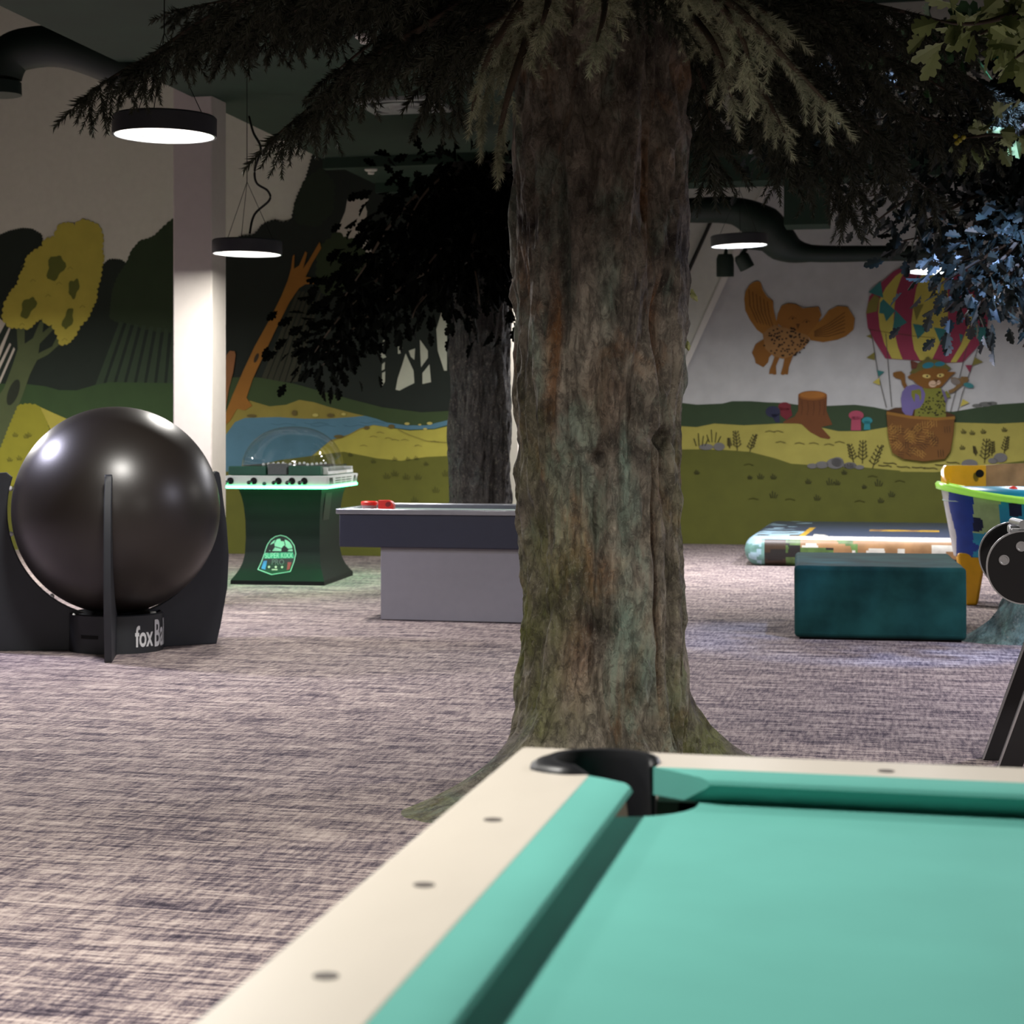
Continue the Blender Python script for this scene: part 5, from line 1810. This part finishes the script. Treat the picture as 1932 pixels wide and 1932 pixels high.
# ------------------------------------------------------------------ the oak beyond the right edge: its root and its blue-lit crown
t3 = Vector((4.42, 12.15, 0))
T3 = thing('oak_tree', 'sculpted oak with grey-green roots and dark lobed leaves over the balloon mural', 'tree', t3, 0)
M_BARK3 = bark_mat('teal_grey_bark', '#86a396', '#33433d', '#66805c', '#8fb9a6', '#6c6a56')
M_OAK = mat('dark_oak_leaves', '#28322f', .4, var=.35, scale=3)
M_OAKL = mat('pale_oak_leaves', '#83925a', .5, var=.25, scale=3)  # paler green than the other oak leaves
trunk('trunk', T3, M_BARK3, .42, 3.8, [(math.pi - .06, .46, .5, .26), (-2.0, .4, .4, .15), (-.6, .5, .4, .2), (1.5, .5, .4, .2)], n=160, nz=180, seed=9.1, rough=.9)
oaks = [[(2060, 120, 12.1), (1960, 380, 11.4), (1900, 480, 11.0), (1830, 540, 10.9), (1780, 590, 10.9)],
        [(2060, 150, 12.1), (1980, 420, 11.2), (1900, 520, 10.8), (1850, 570, 10.8), (1830, 620, 10.8)],
        [(2060, 100, 12.1), (1980, 350, 11.6), (1920, 450, 11.4), (1850, 480, 11.3), (1790, 500, 11.3)],
        [(2060, 200, 12.1), (2000, 450, 11.4), (1950, 540, 11.2), (1920, 570, 11.2), (1900, 600, 11.2)],
        [(2060, 50, 12.1), (1900, 250, 11.8), (1780, 330, 11.6), (1690, 390, 11.5), (1650, 420, 11.5)],
        [(2060, 50, 12.1), (1900, 320, 11.8), (1820, 380, 11.5), (1760, 410, 11.5), (1720, 430, 11.5)],
        [(2060, 0, 12.1), (1850, 120, 11.8), (1680, 100, 11.6), (1560, 90, 11.6), (1490, 110, 11.6)],
        [(2060, 0, 12.1), (1850, 180, 11.8), (1680, 160, 11.6), (1580, 150, 11.6)],
        [(2060, 0, 12.1), (1900, 200, 12.3), (1700, 250, 12.6), (1550, 280, 12.8), (1420, 240, 13.0)],
        [(2060, 0, 12.1), (1950, 150, 11.6), (1880, 260, 11.4), (1800, 300, 11.4)],
        [(2060, 100, 12.1), (1980, 300, 11.8), (1900, 380, 11.8), (1830, 430, 11.8)],
        [(2060, 60, 12.1), (1950, 330, 12.2), (1850, 400, 12.2), (1760, 440, 12.2), (1700, 455, 12.2)],
        [(2060, 60, 12.1), (1950, 280, 12.4), (1850, 330, 12.4), (1740, 350, 12.4), (1640, 370, 12.4)],
        [(2060, 160, 12.1), (1970, 400, 11.4), (1880, 470, 11.0), (1800, 520, 10.9), (1760, 545, 10.9)],
        [(2060, 60, 12.1), (1960, 200, 12.0), (1850, 230, 11.9), (1720, 220, 11.8), (1620, 230, 11.8)]]
for q in oaks:
    leaf_bough(T3, q, t3, M_TWIG, M_OAK, step=.05, L=(.08, .125), per=6, spread=.12, droop=.8, start=.12)
leaf_bough(T3, [(2060, 300, 12.1), (1990, 560, 11.2), (1950, 620, 11.0), (1930, 655, 11.0)], t3, M_TWIG, M_OAK, step=.06, L=(.09, .12), per=1, spread=.04, droop=.8, start=.5)
leaf_bough(T3, [(1340, 60, 13.2), (1300, 180, 13.0), (1295, 230, 13.0), (1300, 280, 13.0)], t3, M_TWIG, M_OAK, step=.07, L=(.09, .12), per=3, spread=.06, droop=.8, start=.2)
near = [[(2100, -120, 9.5), (1990, -10, 8.0), (1900, 30, 7.4), (1830, 45, 7.2), (1775, 40, 7.1)],
        [(2100, -60, 9.5), (2000, 50, 8.0), (1950, 85, 7.4), (1915, 110, 7.2)],
        [(2100, -100, 9.5), (1980, 20, 8.0), (1900, 40, 7.5), (1850, 65, 7.4)]]
for q in near:
    leaf_bough(T3, q, t3, M_TWIG, M_OAKL, step=.045, L=(.10, .15), per=2, spread=.06, droop=.5, start=.35)
leaf_bough(T3, [(2060, 60, 12.1), (1950, 60, 11.0), (1780, 80, 10.4), (1720, 100, 10.2), (1700, 125, 10.2)], t3, M_TWIG, mat('broad_green_leaves', '#2f5a2c', .5, var=.2), step=.05, L=(.16, .24), per=2, spread=.07, droop=.4, start=.5)
bq = leaf_bough(T3, [(2060, 120, 12.1), (1930, 240, 10.6), (1860, 255, 9.8), (1800, 262, 9.6)], t3, M_TWIG, M_OAKL, step=.07, L=(.09, .13), per=2, spread=.06, droop=.4, start=.6)
M_BERRY = mat('yellow_berry', '#b9b03a', .35)
for px, py in ((1803, 257), (1805, 270), (1818, 259), (1811, 265)):
    bm = NB()
    bmesh.ops.create_uvsphere(bm, u_segments=14, v_segments=8, radius=.0125)
    bmesh.ops.translate(bm, vec=P(px, py, 9.5) - t3, verts=bm.verts)
    obj('berry', bm, M_BERRY, bq, smooth=True)
# ------------------------------------------------------------------ light, world, camera
def spot_light(name, p, target, power, col, size=.5, rad=.08):
    ld = bpy.data.lights.new(name, 'SPOT')
    ld.energy = power
    ld.color = col
    ld.spot_size = size
    ld.spot_blend = .5
    ld.shadow_soft_size = rad
    o = bpy.data.objects.new(name, ld)
    COL.objects.link(o)
    o.location = p
    o.rotation_euler = (Vector(target) - Vector(p)).to_track_quat('-Z', 'Y').to_euler()
    return o
# blue crown light in the oak, one more towards the far side of its crown
spot_light('blue_crown_light', P(2080, -220, 9.9), P(1840, 540, 10.9), 800, (.36, .54, 1), .55)
spot_light('blue_crown_light', P(1640, -120, 12.0), P(1560, 110, 11.6), 90, (.42, .62, 1), .9)
# added fill spot with no fixture, brightening the printed mattress
spot_light('mat_fill_light', P(1640, 250, 17.0), P(1620, 1030, 19.5), 130, (1, .95, .88), .5)

w = bpy.data.worlds.new('World')
S.world = w
w.use_nodes = True
w.node_tree.nodes['Background'].inputs['Color'].default_value = (.55, .6, .6, 1)
w.node_tree.nodes['Background'].inputs['Strength'].default_value = .035

cd = bpy.data.cameras.new('Camera')
cam = bpy.data.objects.new('Camera', cd)
COL.objects.link(cam)
cam.location = (0, 0, CAM_H)
cam.rotation_euler = (math.pi / 2, 0, 0)
cd.sensor_width = 36
cd.lens = F / 1932 * 36
cd.shift_x = (966 - CX) / 1932
cd.shift_y = (HY - 966) / 1932
cd.clip_start = .05
cd.clip_end = 120
cd.dof.use_dof = True
cd.dof.focus_distance = 7.6
cd.dof.aperture_fstop = 6.3
S.camera = cam

S.view_settings.view_transform = 'Standard'
S.view_settings.look = 'None'
S.view_settings.gamma = 1
S.view_settings.exposure = 0
S.view_settings.use_curve_mapping = False
S.cycles.use_denoising = True
S.cycles.max_bounces = 8
S.cycles.transparent_max_bounces = 12
S.cycles.diffuse_bounces = 4
S.cycles.sample_clamp_indirect = 4
